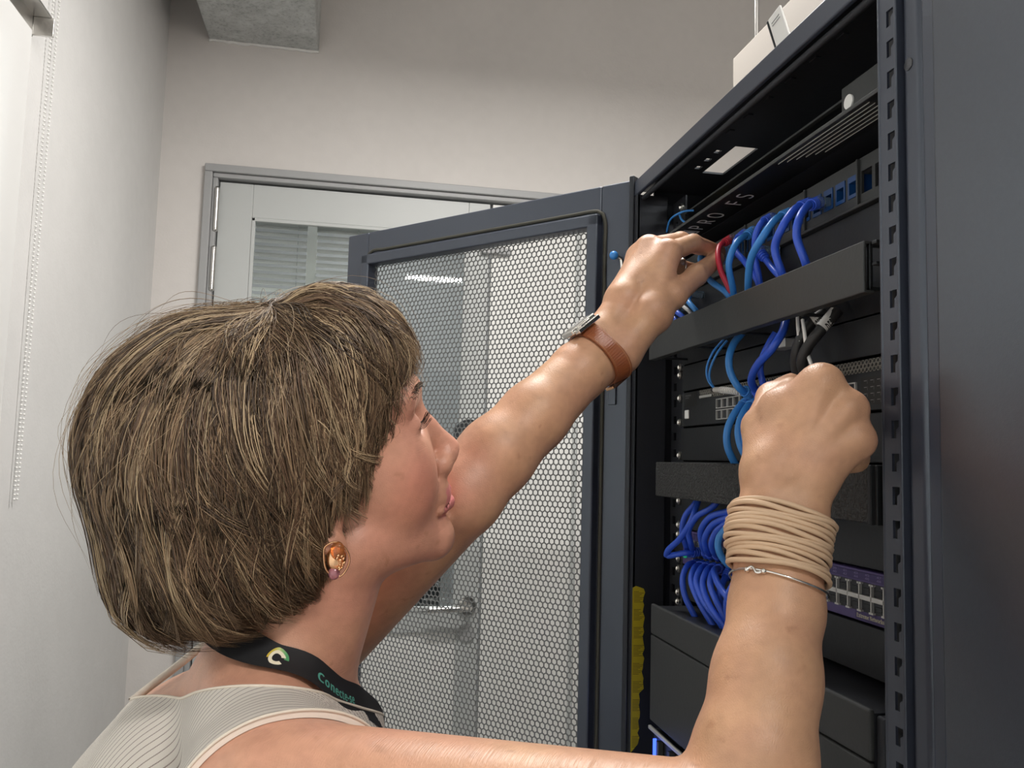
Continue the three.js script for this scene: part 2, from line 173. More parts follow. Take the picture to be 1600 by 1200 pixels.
// window with roller blind in the left wall
{
  const w = struct('window_1', 'white window opening behind the roller blind', 'window');
  obj('window_frame', [bx(XL - .16, XL - .1, .85, .91, -1.38, .3), bx(XL - .16, XL - .1, 1.98, 2.04, -1.38, .3), bx(XL - .16, XL - .1, .91, 1.98, -1.38, -1.32), bx(XL - .16, XL - .1, .91, 1.98, .24, .3)], M.white, w);
  obj('pane', bx(XL - .135, XL - .129, .91, 1.98, -1.32, .24), M.glass, w);
  const b = thing('roller_blind', 'white roller blind with bead chain hanging in front of the window', 'blind');
  obj('fabric', bx(XL + .012, XL + .0135, .78, 2.1, -1.458, .36), M.blind, b);
  obj('bottom_bar', bx(XL + .009, XL + .017, .765, .785, -1.458, .36, .003), M.white, b);
obj('end_bracket', bx(XL + .008, XL + .04, 2.1, 2.132, -1.478, -1.474, .001), M.steel, b);
  obj('head_rail', [bx(XL + .001, XL + .008, 2.098, 2.135, -1.478, .38, .001), bx(XL + .001, XL + .035, 2.132, 2.136, -1.478, .38, .001)], M.steel, b);
  const w2 = struct('window_2', 'unseen white window opening added further along the wall as a light source', 'window');  // unseen; added so daylight reaches the face from behind the camera
  obj('window_frame', [bx(XL - .16, XL - .1, .85, .91, .5, 3.4), bx(XL - .16, XL - .1, 1.98, 2.04, .5, 3.4), bx(XL - .16, XL - .1, .91, 1.98, .5, .56), bx(XL - .16, XL - .1, .91, 1.98, 3.34, 3.4)], M.white, w2);
  obj('pane', bx(XL - .135, XL - .129, .91, 1.98, .56, 3.34), M.glass, w2);
  const b2 = thing('roller_blind', 'unseen wide white roller blind over the added second window', 'blind');
  obj('fabric', bx(XL + .012, XL + .0135, .78, 2.1, .42, 3.48), M.blind, b2); obj('head_rail', bx(XL + .001, XL + .035, 2.1, 2.136, .41, 3.49, .001), M.steel, b2);
  const bead = [];
  for (const dz of [0, -.03]) for (let k = 0; k < 130; k++) { const s = new THREE.SphereGeometry(.0022, 6, 5); s.translate(XL + .008, 2.3 - k * .0075, -1.555 + dz + (dz ? .018 * k / 130 : 0)); bead.push(s); }
  obj('bead_chain', bead, M.white, b).userData.kind = 'stuff';
}
// the grey double door with a glazed leaf
{
  const d = struct('door_1', 'grey painted door with glazed upper half and steel lever', 'door');
  const x0 = -.431, x1 = .735, top = 2.227, z = ZB;
  const prof = (a, b, c) => [bx(x0, x0 + .022, 0, top - .0221, z - .1, z + .018, .003), bx(x0 + .0221, x0 + .036, 0, top - .0362, z - .099, z + .008, .003), bx(x1 - .022, x1, 0, top - .0221, z - .1, z + .018, .003), bx(x1 - .036, x1 - .0221, 0, top - .0362, z - .099, z + .008, .003), bx(x0, x1, top - .022, top, z - .1, z + .018, .003), bx(x0 + .0221, x1 - .0221, top - .036, top - .0221, z - .099, z + .008, .003)];
  obj('door_frame', prof(), M.framePaint, d);
  const leaf = new THREE.Group(); leaf.name = 'door_leaf'; d.add(leaf);
  const a = -.392, b = .386, t = top - .042, g0 = -.3, g1 = .322, gb = .985, gt = 2.088, zf = z - .012, zb = z - .052;
  obj('stile', bx(a, g0, .012, t, zb, zf, .002), M.doorPaint, leaf); obj('stile', bx(g1, b, .012, t, zb, zf, .002), M.doorPaint, leaf);
  obj('top_rail', bx(g0, g1, gt, t, zb, zf, .002), M.doorPaint, leaf); obj('middle_rail', bx(g0, g1, gb - .06, gb, zb, zf + .004, .002), M.doorPaint, leaf);
  obj('lower_panel', bx(g0, g1, .012, gb - .06, zb + .01, zf - .006), M.white, leaf);
  obj('glazing_bead', [bx(g0, g0 + .01, gb, gt, zf - .012, zf + .003, .002), bx(g1 - .01, g1, gb, gt, zf - .012, zf + .003, .002), bx(g0, g1, gt - .01, gt, zf - .012, zf + .003, .002), bx(g0, g1, gb, gb + .012, zf - .012, zf + .008, .002)], M.doorPaint, leaf);
  obj('pane', bx(g0, g1, gb, gt, z - .034, z - .029), M.glass, leaf);
  const side = new THREE.Group(); side.name = 'side_leaf'; d.add(side);
  obj('side_panel', bx(.394, .697, .012, t, zb, zf, .002), M.white, side); obj('cover_strip', bx(.655, .67, .012, t, zf, zf + .006, .002), M.doorPaint, side);
  for (const y of [2.1, 1.93, 1.05, .3]) { const h = new THREE.Group(); h.name = 'hinge'; d.add(h); obj('knuckle', cyl(V(a - .004, y - .055, z + .006), V(a - .004, y + .055, z + .006), .008), M.steel, h); for (const s of [-1, 1]) obj('hinge_tip', new THREE.SphereGeometry(.008, 10, 8).translate(a - .004, y + s * .058, z + .006), M.steel, h); }
  const lv = new THREE.Group(); lv.name = 'door_handle'; d.add(lv);
  obj('rose', cyl(V(.352, 1.0, zf), V(.352, 1.0, zf + .01), .026, .026, 24), M.steel, lv);
  obj('lever', tube([V(.352, 1.0, zf), V(.352, 1.0, zf + .045), V(.33, 1.0, zf + .055), V(.235, .997, zf + .055)], .0095, 40), M.steel, lv);
  obj('round_plate', cyl(V(.343, 1.49, zf), V(.343, 1.49, zf + .02), .046, .044, 32), M.black, d);
  obj('lock_cylinder', cyl(V(.352, .925, zf), V(.352, .925, zf + .008), .024, .024, 24), M.framePaint, d);
  const cl = new THREE.Group(); cl.name = 'door_guard'; d.add(cl); obj('catch_plate', bx(.36, .45, 2.03, 2.05, zf, zf + .02, .003), M.framePaint, cl);
}
// what stands beyond the glass; the slats take the place of a mirrored blind
{
  const v = thing('blind_reflection', 'pale slats behind the door glass in place of a blind reflected in it', 'blind');
  for (const [p, q] of [[-.36, -.16], [-.13, .04]]) for (let k = 0; k < 46; k++) { const s = obj('slat', bx(p, q, -.0006, .0006, -.0115, .0115), M.slat, v); s.position.set(0, 2.14 - k * .0225, ZB - .3); s.rotation.x = .75; }
  obj('ladder_cord', [bx(-.335, -.333, 1.1, 2.16, ZB - .289, ZB - .287), bx(-.19, -.188, 1.1, 2.16, ZB - .289, ZB - .287), bx(.0, .002, 1.1, 2.16, ZB - .289, ZB - .287)], M.framePaint, v);
  obj('head_rail', bx(-.37, .05, 2.15, 2.19, ZB - .32, ZB - .28, .003), M.slat, v);
  obj('centre_post', bx(-.16, -.13, 0, 2.19, ZB - .32, ZB - .28, .003), M.white, v);
  const k = thing('equipment_stack', 'dark equipment shelves seen low through the door glass', 'equipment');
  obj('upright', bx(.02, .06, 0, 1.3, -3.3, -3.24), M.framePaint, k); obj('upright', bx(.36, .4, 0, 1.3, -3.3, -3.24), M.framePaint, k);
  for (let i = 0; i < 7; i++) obj('unit', bx(.06, .36, .55 + i * .1, .63 + i * .1, -3.6, -3.25, .004), i % 2 ? M.black : M.cover, k);
  obj('amber_light', bx(.15, .165, .88, .905, -3.249, -3.244), M3({ color: lin(.5, .25, .05), emissive: lin(1, .5, .1), emissiveIntensity: .6 }), k);
}
// suspended linear luminaires, the last three unseen and added for brightness
LUMINAIRES.forEach(([x, y, z, len, wid], i) => {
  const l = thing('ceiling_light', ['long suspended luminaire over the racks beside the camera', 'short unseen luminaire added above the open rack door to brighten the walls', 'unseen luminaire added in the middle of the room as fill from behind the camera', 'unseen luminaire added at the rear end of the room as fill'][i], 'light');
  obj('housing', bx(x - len / 2 - .01, x + len / 2 + .01, y + .004, y + .06, z - wid / 2 - .01, z + wid / 2 + .01, .006), M.white, l);
  obj('diffuser', bx(x - len / 2, x + len / 2, y, y + .004, z - wid / 2, z + wid / 2), M3({ color: lin(.9, .9, .9), emissive: lin(1, .97, .93), emissiveIntensity: 6 }), l);
  for (const s of [-1, 1]) obj('suspension_wire', cyl(V(x + s * len * .4, y + .06, z), V(x + s * len * .4, CEIL, z), .0015, .0015, 6), M.steel, l);
  const r = new THREE.RectAreaLight(lin(1, .965, .92), LIGHT, len, wid); r.position.set(x, y - .004, z); r.rotation.x = -Math.PI / 2; r.name = 'luminaire'; scene.add(r);
});
{ // lamp of the space beyond the door
  const l = thing('corridor_light', 'flat ceiling lamp beyond the glazed door', 'light');
  obj('diffuser', bx(-.2, .7, CEIL - .03, CEIL - .005, -4.2, -3.6), M3({ color: lin(.9, .9, .9), emissive: lin(1, 1, 1), emissiveIntensity: 4 }), l);
  const r = new THREE.RectAreaLight(lin(1, 1, 1), 20, .9, .6); r.position.set(.25, CEIL - .035, -3.9); r.rotation.x = -Math.PI / 2; scene.add(r);
}

// ---------------------------------------------------------------- the rack
const RX = .375, RT = 1.812, ZL = -1.107, ZR = -.498, EQ = .425;   // front plane, top, left and right outer sides, plane of the equipment
const rack = thing('server_rack', 'open dark blue-grey server rack full of patch cables', 'rack');
{
  const R = rack;
  obj('side_panel', bx(RX + .03, 1.25, .05, RT, ZL, ZL + .004), M.rackDark, R);
  obj('side_panel', bx(RX + .03, 1.25, .05, RT, ZR - .004, ZR), M.rackDark, R);
  obj('back_panel', bx(1.24, 1.25, .05, RT, ZL, ZR), M.rackDark, R);
  obj('base', bx(RX, 1.25, 0, .08, ZL, ZR, .004), M.rackDark, R);
  // roof with its cable opening and small square holes
  const S = new THREE.Shape([[RX + .004, -ZL], [1.25, -ZL], [1.25, -ZR], [RX + .004, -ZR]].map(p => new THREE.Vector2(p[0], p[1])));
  const hole = (x0, x1, z0, z1) => S.holes.push(new THREE.Path([[x0, -z0], [x1, -z0], [x1, -z1], [x0, -z1]].map(p => new THREE.Vector2(p[0], p[1]))));
  hole(.437, .466, -1.012, -.915); for (const z of [-.995, -.966, -.937]) hole(.421, .428, z - .005, z + .005);
  const rg = new THREE.ExtrudeGeometry(S, { depth: .0025, bevelEnabled: false }); rg.rotateX(-Math.PI / 2); rg.translate(0, 1.8, 0);
  obj('roof', metreUV(rg), M.rackDark, R);
  for (let k = 0; k < 6; k++) obj('knockout', bx(.408, .414, 1.7985, 1.8, -.88 + k * .045, -.868 + k * .045, .0005), M.rackDark, R);
  obj('top_beam', [bx(RX, RX + .006, 1.79, RT, ZL, ZR, .002), bx(RX, RX + .03, RT - .004, RT, ZL, ZR, .002)], M.rackBlue, R);
  obj('top_beam_lip', cyl(V(RX + .009, 1.785, ZL + .02), V(RX + .009, 1.785, ZR), .0035), M.rackDark, R);
  obj('top_cross_member', bx(.49, .5, 1.74, 1.8, ZL + .02, ZR - .02), M.rackDark, R);
  // left front post, its inner face and mounting rail
  obj('front_post', [bx(RX, RX + .006, .08, 1.79, ZL, ZL + .018, .002), bx(RX, RX + .045, .08, 1.79, ZL + .014, ZL + .018, .001)], M.rackDark, R);
  const yy = []; for (let y = .12; y < 1.76; y += .0222) yy.push(y);
  obj('mounting_rail', plateX(rect(ZL + .018, ZL + .062, .09, 1.78), yy.map(y => rect(ZL + .026, ZL + .036, y, y + .0105)), EQ + .003, .002), M.rackDark, R);
  obj('mounting_rail', bx(EQ + .003, EQ + .005, .09, 1.78, ZR - .06, ZR - .02), M.rackDark, R);
  for (const y of [1.765, 1.548, 1.5375, 1.507, 1.475, 1.432, 1.373, 1.342, 1.33, 1.299, 1.286, 1.256, 1.244, 1.6, 1.645, 1.69]) {
    const b = obj('cage_nut_bolt', new THREE.SphereGeometry(.0038, 12, 8).scale(.7, 1, 1), M.silverMetal, R); b.position.set(EQ - .001, y, -1.0535);
    const w = obj('washer', cyl(V(EQ + .003, y, -1.0535), V(EQ, y, -1.0535), .0052, .0052, 14), M.steel, R);
  }
  // right front post: slotted flange, recess and rounded column
  const slots = []; for (let y = .12; y < 1.76; y += .0232) slots.push([[-.5365, y], [-.5315, y], [-.5315, y + .006], [-.5285, y + .008], [-.5285, y + .0125], [-.5365, y + .0125]]);
  obj('slotted_flange', plateX(rect(-.546, -.524, .08, 1.79), slots, RX, .002), M.rackBlue, R);
  obj('flange_edge', cyl(V(RX + .0015, .08, -.546), V(RX + .0015, 1.79, -.546), .0022, .0022, 10), M.rackBlue, R);
  obj('flange_back', bx(RX + .007, RX + .011, .08, 1.79, -.546, -.5247), M.rackDark, R);
  obj('post_rib', bx(RX - .003, RX + .02, .08, 1.79, -.5245, -.5215, .001), M.rackBlue, R);
  obj('front_post', bx(RX, RX + .03, .08, RT, -.521, ZR, .007), M.rackBlue, R);
  obj('post_hole', cyl(V(RX - .0005, 1.705, -.512), V(RX + .002, 1.705, -.512), .0045, .0045, 16), M.rackDark, R);
  // torn yellow sticker on the inner face of the left post
  const st = new THREE.Shape(), e = []; let y = 1.255; st.moveTo(.3765, 1.256); st.lineTo(.381, 1.2585);
  while (y > 1.05) { const f = y > 1.12 ? 1 : .55; e.push([.381 + .011 * f + .0035 * (rnd() - .5), y]); y -= .004 + .006 * rnd(); }
  for (const p of e) st.lineTo(p[0], p[1]); st.lineTo(.3765, 1.045);
  const sg = new THREE.ExtrudeGeometry(st, { depth: .0006, bevelEnabled: false }); sg.translate(0, 0, ZL + .018);
  const stx = canvasTex(128, 1024, (c, w, h) => { c.fillStyle = '#b3a012'; c.fillRect(0, 0, w, h); c.fillStyle = 'rgba(60,50,10,.75)'; for (let b = 0; b < 9; b++) { const y0 = 40 + b * 108; for (let k = 0; k < 8; k++) c.fillRect(14, y0 + k * 9, 45 + 60 * ((k * 37 + b * 13) % 10) / 10, 3); } });
  const sp = sg.attributes.position, suv = []; for (let i = 0; i < sp.count; i++) suv.push((sp.getX(i) - .376) / .02, (sp.getY(i) - 1.04) / .22); sg.setAttribute('uv', new THREE.Float32BufferAttribute(suv, 2));
  tag(obj('sticker', sg, M3({ map: stx, roughness: .6 }), R), 'torn yellow warning sticker');
  delete R.children[R.children.length - 1].userData.category;
  // opened front door: own axes, s along the door from the hinge, t out of its inner face
  const D = new THREE.Group(); D.name = 'rack_door'; R.add(D);
  D.position.set(RX, 0, ZL + .002); D.rotation.y = Math.atan2(.7392, -.6735);   // local x runs along the opened door
  const dw = .583, dt = 1.816, db = .06, fr = .052, th = .028;
  const SB = (s0, s1, y0, y1, t0, t1, r) => bx(s0, s1, y0, y1, -t1, -t0, r);   // the inner face looks along -z
  obj('frame_stile', SB(.002, fr, db, dt, -th, 0, .003), M.rackBlue, D); obj('frame_stile', SB(dw - fr, dw, db, dt, -th, 0, .003), M.rackBlue, D);
  obj('frame_rail', SB(fr, dw - fr, dt - fr, dt, -th, 0, .003), M.rackBlue, D); obj('frame_rail', SB(fr, dw - fr, db, db + fr, -th, 0, .003), M.rackBlue, D);
  const gy0 = db + .03, gy1 = dt - .036, gs0 = .044, gs1 = dw - .044;
  obj('gasket', polyTube([V(gs0, gy0, -.001), V(gs0, gy1 - .02, -.001), V(gs0 + .006, gy1 - .004, -.001), V(gs0 + .02, gy1, -.001), V(gs1 - .02, gy1, -.001), V(gs1, gy1 - .02, -.001), V(gs1, gy0, -.001)], .0028), M.rubber, D);
  obj('inner_frame', [SB(.05, .068, db + .04, dt - .044, -.012, .014, .003), SB(dw - .068, dw - .05, db + .04, dt - .044, -.012, .014, .003), SB(.05, dw - .05, dt - .062, dt - .044, -.012, .014, .003), SB(.05, dw - .05, db + .04, db + .058, -.012, .014, .003)], M.rackBlue, D);
  obj('hinge_strip', SB(-.004, .004, db, dt + .004, -.012, .006, .002), M.rackDark, D);
  // perforated sheet: hexagonal openings
  const pos = [], pitch = .0088, rh = pitch * .866, hole_r = pitch * .465, s0 = .066, s1 = dw - .066, y0 = db + .056, y1 = dt - .06;
  const quad = (a, b, c, d) => pos.push(...a, ...b, ...c, ...a, ...c, ...d);
  const tz = .004, tz2 = .0052;
  for (let j = 0, y = y0; y < y1; j++, y += rh) for (let s = s0 + (j % 2 ? pitch / 2 : 0); s < s1; s += pitch) {
    for (let k = 0; k < 6; k++) {
      const q = (k * 60 + 30) * Math.PI / 180, w = ((k + 1) * 60 + 30) * Math.PI / 180, R2 = pitch / Math.sqrt(3);
      const o1 = [s + R2 * Math.cos(q), y + R2 * Math.sin(q)], o2 = [s + R2 * Math.cos(w), y + R2 * Math.sin(w)], i1 = [s + hole_r * Math.cos(q), y + hole_r * Math.sin(q)], i2 = [s + hole_r * Math.cos(w), y + hole_r * Math.sin(w)];
      quad([...i1, tz], [...o1, tz], [...o2, tz], [...i2, tz]); quad([...i2, tz], [...i2, tz2], [...i1, tz2], [...i1, tz]);
    }
  }
  const mg = new THREE.BufferGeometry(); mg.setAttribute('position', new THREE.Float32BufferAttribute(pos, 3)); mg.computeVertexNormals();
  obj('perforated_sheet', mg, M.meshSteel, D);
  const hk = new THREE.Group(); hk.name = 'hinge_pin'; D.add(hk);
  obj('pin', tube([V(.013, 1.668, -.006), V(.013, 1.695, -.006), V(.014, 1.703, -.008), V(.019, 1.706, -.014)], .003, 20, 8), M.silverMetal, hk);
  obj('pin_cap', new THREE.SphereGeometry(.0062, 14, 10).translate(.0205, 1.707, -.016), CABLE.a, hk);
  obj('strike_plate', SB(.022, .034, 1.5, 1.66, 0, .003, .001), M.rackBlue, D);
}
// neighbouring cabinet
{
  const n = thing('rack_cabinet', 'closed dark cabinet with textured door standing next to the rack', 'cabinet');
  const wear = dataTex(256, (u, v) => { let k = .9 + .2 * (n128(u, v) - .5); return [k, k, k]; });
  const m = M3({ color: lin(.026, .03, .042), roughness: .32, ior: 2, specularColor: lin(.82, .9, 1), map: rep(wear, 4), bumpMap: rep(grainTex, 26), bumpScale: .00005 });
  obj('body', bx(RX + .005, 1.25, .05, RT, -.4935, .12, .003), M.rackDark, n);
  obj('frame_strip', bx(RX - .004, RX + .02, .05, RT, -.4945, -.470, .004), M.rackBlue, n);
  obj('door_panel', bx(RX - .010, RX + .01, .06, RT - .01, -.4765, .11, .004), m, n);
  obj('base', bx(RX + .02, 1.25, 0, .05, -.49, .12), M.rackDark, n);
}
// ---------------------------------------------------------------- equipment in the rack (front faces look along -x)
const EZ0 = -1.041, EZ1 = -.557;
function facePrint(name, tex, x, y0, y1, z0, z1, parent, extra = {}) {   // print on a face at plane x, read from -z to +z
  return obj(name, decal(V(x, y0, z0), V(x, y0, z1), V(x, y1, z0)), M3({ map: tex, roughness: .5, ...extra }), parent);
}
{ // fibre tray with dropped lid
  const t = thing('fibre_tray', 'black fibre tray with its front lid folded down under the roof', 'fibre tray');
  obj('chassis', [bx(EQ, .7, 1.752, 1.7535, EZ0, EZ1), bx(EQ, .7, 1.709, 1.7105, EZ0, EZ1), bx(.69, .7, 1.709, 1.7535, EZ0, EZ1), bx(EQ, .7, 1.709, 1.7535, EZ0, EZ0 + .002), bx(EQ, .7, 1.709, 1.7535, EZ1 - .002, EZ1)], M.rackDark, t);
  obj('top_edge', bx(EQ - .001, EQ + .004, 1.751, 1.7535, EZ0, EZ1, .0006), M.cover, t);
  const lid = obj('lid', bx(.387, EQ, 1.709, 1.7112, EZ0 + .004, EZ1 - .004, .0008), M.black, t);
  obj('lid_edge', bx(.3862, .388, 1.7088, 1.7125, EZ0 + .004, EZ1 - .004, .0006), M.cover, lid);
  const g = canvasTex(1024, 128, (c, w, h) => { c.fillStyle = '#0b0c0f'; c.fillRect(0, 0, w, h); c.fillStyle = '#b9bcc2'; c.fillRect(150, 26, 62, 76); c.strokeStyle = '#1b1c20'; c.lineWidth = 5; c.strokeRect(162, 38, 38, 52); c.font = '96px sans-serif'; c.fillStyle = '#c3c7ce'; [...'PRO FS'].forEach((t, i) => c.fillText(t, 235 + i * 88, 98)); });
  const pr = obj('lid_print', decal(V(EQ - .002, 1.7088, EZ0 + .01), V(EQ - .002, 1.7088, EZ0 + .31), V(.3885, 1.7088, EZ0 + .01)), M3({ map: g, roughness: .45 }), lid);
  for (let k = 0; k < 6; k++) obj('lid_rib', bx(.391 + k * .005, .3914 + k * .005, 1.7082, 1.7092, EZ1 - .17 + k * .008, EZ1 - .025, .0003), M.silver, lid);
  const mg = new THREE.Group(); mg.name = 'magnet_catch'; t.add(mg);
  obj('catch_block', bx(.398, .424, 1.7115, 1.742, -.632, -.578, .0015), M.cover, mg);
  obj('magnet', cyl(V(.3965, 1.7255, -.6195), V(.399, 1.7255, -.6195), .0062, .0062, 20), M.white, mg);
  for (let k = 0; k < 4; k++) obj('fibre_connector', bx(EQ + .002, EQ + .03, 1.7235 + (k % 2) * .008, 1.728 + (k % 2) * .008, -1.0 + k * .009, -.994 + k * .009, .001), k % 2 ? M3({ color: lin(.55, .4, .04), roughness: .4 }) : M.white, t);
}
const jackZ = k => -1.02 + k * .0195;
{ // patch panel
  const p = thing('patch_bay', 'grey patch panel with blue keystone jacks above the cable tray', 'patch panel');
  const holes = []; for (let k = 0; k < 24; k++) { const z = jackZ(k) + (k > 11 ? .012 : 0); holes.push(rect(z - .0075, z + .0075, 1.657, 1.677)); }
  obj('face_plate', plateX(rect(EZ0, EZ1, 1.645, 1.689), holes, EQ, .0025), M.cover, p);
  obj('rear_body', bx(EQ + .018, EQ + .06, 1.648, 1.686, EZ0 + .01, EZ1 - .01), M.rackDark, p);
  obj('lower_lip', bx(EQ - .006, EQ + .002, 1.6435, 1.6465, EZ0, EZ1, .001), M.cover, p);
  for (const z of [-.861, -.735, -.648]) obj('label_rib', bx(EQ - .003, EQ + .001, 1.6465, 1.6885, z - .0012, z + .0012, .0006), M.cover, p);
  const jm = M3({ color: lin(.006, .05, .18), roughness: .35 });
  for (let k = 0; k < 19; k++) {
    const z = jackZ(k) + (k > 11 ? .012 : 0);
    const j = obj('keystone_jack', plateX(rect(z - .0074, z + .0074, 1.6572, 1.6768), [rect(z - .0055, z + .0055, 1.6605, 1.6715)], EQ - .0008, .014), jm, p);
  }
}
{ // horizontal cable managers
  const c = thing('cable_manager', 'dark grey horizontal cable manager with smooth cover below the patch panel', 'cable manager');
  obj('cover', [bx(RX - .001, RX + .0015, 1.5525, 1.592, -1.031, -.566, .001), bx(RX, RX + .008, 1.59, 1.592, -1.031, -.566, .0006), bx(RX, RX + .008, 1.5525, 1.5545, -1.031, -.566, .0006)], M.cover, c);
  obj('back_plate', bx(EQ, EQ + .003, 1.55, 1.6425, EZ0, EZ1), M.black, c);
  for (let k = 0; k < 5; k++) obj('finger', [bx(RX + .004, EQ, 1.588, 1.591, -.57 - k * .115, -.566 - k * .115, .0008), bx(RX + .004, EQ, 1.5545, 1.5575, -.57 - k * .115, -.566 - k * .115, .0008), bx(RX + .004, RX + .007, 1.5545, 1.591, -.57 - k * .115, -.566 - k * .115, .0008)], M.black, c);
  obj('finger', [bx(RX + .003, EQ, 1.572, 1.5745, -.562, -.556, .0008), bx(RX + .003, EQ, 1.588, 1.591, -.562, -.556, .0008)], M.black, c);
  const d = thing('cable_manager', 'black cable manager with leather-grained cover across the middle of the rack', 'cable manager');
  obj('cover', [bx(RX - .002, RX + .002, 1.381, 1.4225, -1.0, -.562, .0015), bx(RX, RX + .01, 1.42, 1.4225, -1.0, -.562, .001)], M.leather, d);
  obj('end_cap', [bx(RX - .003, RX + .006, 1.38, 1.4235, -.562, -.5575, .001), bx(RX, EQ, 1.38, 1.4235, -.5575, -.5545, .001)], M.black, d);
  obj('back_plate', bx(EQ, EQ + .003, 1.38, 1.424, EZ0, EZ1), M.black, d);
  obj('base_tray', bx(RX + .01, EQ, 1.38, 1.383, -1.0, -.56), M.black, d);
}
for (const [y0, y1, lab] of [[1.515, 1.548, 'plain black blanking panel above the perforated switch'], [1.4255, 1.467, 'plain black blanking panel under the perforated switch'], [1.339, 1.379, 'plain black blanking panel above the purple switch'], [1.252, 1.2925, 'plain black blanking panel below the purple switch']])
  { const b = thing('blanking_panel', lab, 'panel'); obj('face', bx(EQ - .001, EQ + .002, y0, y1, EZ0, EZ1, .001), M.black, b); obj('folded_edge', bx(EQ, EQ + .012, y1 - .0018, y1 - .0003, EZ0 + .004, EZ1 - .004), M.black, b); }
{ // perforated switch
  const s = thing('network_switch', 'black switch with honeycomb vents and transceiver cages', 'switch');
  obj('chassis', bx(EQ + .004, .75, 1.469, 1.5125, -1.03, -.568), M.black, s);
  obj('face', bx(EQ - .002, EQ + .004, 1.469, 1.5125, -1.035, -.563, .001), M.black, s);
  obj('mounting_ear', bx(EQ - .001, EQ + .002, 1.469, 1.5125, -1.041, -1.033, .001), M.cover, s);
  const vm = M3({ color: lin(.25, .24, .21), roughness: .4, metalness: .5 }), cells = [];
  for (let j = 0; j < 3; j++) for (let k = 0; k < 80; k++) { const r = new THREE.TorusGeometry(.00205, .00042, 4, 6); r.rotateY(Math.PI / 2); r.translate(EQ - .0023, 1.5035 + j * .0032, -.98 + k * .0052 + (j % 2) * .0026); cells.push(r); }
  obj('vent_honeycomb', cells, vm, s).userData.kind = 'stuff';
  const row = (y, n, z0) => { for (let k = 0; k < n; k++) { const c = new THREE.Group(); c.name = 'transceiver_cage'; s.add(c); const z = z0 + k * .0152; obj('cage_rim', plateX(rect(z, z + .0146, y, y + .0115), [rect(z + .001, z + .0136, y + .001, y + .0105)], EQ - .0045, .003), M.silver, c); obj('cage_inside', bx(EQ - .0022, EQ - .0018, y + .001, y + .0105, z + .001, z + .0136), M.rackDark, c); } };
  row(1.4865, 15, -.93); row(1.4735, 15, -.93);
  for (const [y, z] of [[1.4835, -.66], [1.472, -.66], [1.4835, -.6], [1.472, -.6]]) { const c = new THREE.Group(); c.name = 'port'; s.add(c); obj('port_rim', plateX(rect(z - .009, z + .009, y, y + .0105), [rect(z - .0075, z + .0075, y + .001, y + .0095)], EQ - .004, .003), M.silver, c); obj('port_inside', bx(EQ - .0022, EQ - .0018, y + .001, y + .0095, z - .0075, z + .0075), M.rackDark, c); }
  const lt = canvasTex(256, 128, (c, w, h) => { c.fillStyle = '#101112'; c.fillRect(0, 0, w, h); c.fillStyle = '#8a8a88'; for (let r = 0; r < 4; r++) for (let k = 0; k < 3; k++) { c.fillRect(30 + k * 70, 14 + r * 30, 30, 3); c.fillRect(66 + k * 70, 12 + r * 30, 2, 18); } });
  facePrint('port_legend', lt, EQ - .0023, 1.4735, 1.497, -.645, -.612, s);
  const nt = canvasTex(256, 128, (c, w, h) => { c.fillStyle = '#0e0f10'; c.fillRect(0, 0, w, h); c.fillStyle = '#4d4e50'; c.fillRect(10, 14, 120, 16); c.fillRect(10, 40, 80, 10); });
  facePrint('name_print', nt, EQ - .0023, 1.494, 1.511, -1.029, -.99, s);
  obj('pull_tag', bx(EQ - .004, EQ - .002, 1.4785, 1.4895, -1.026, -1.014, .001), M.white, s);
  obj('console_strip', bx(EQ - .004, EQ - .002, 1.502, 1.505, -.98, -.945, .0006), M.silver, s);
}
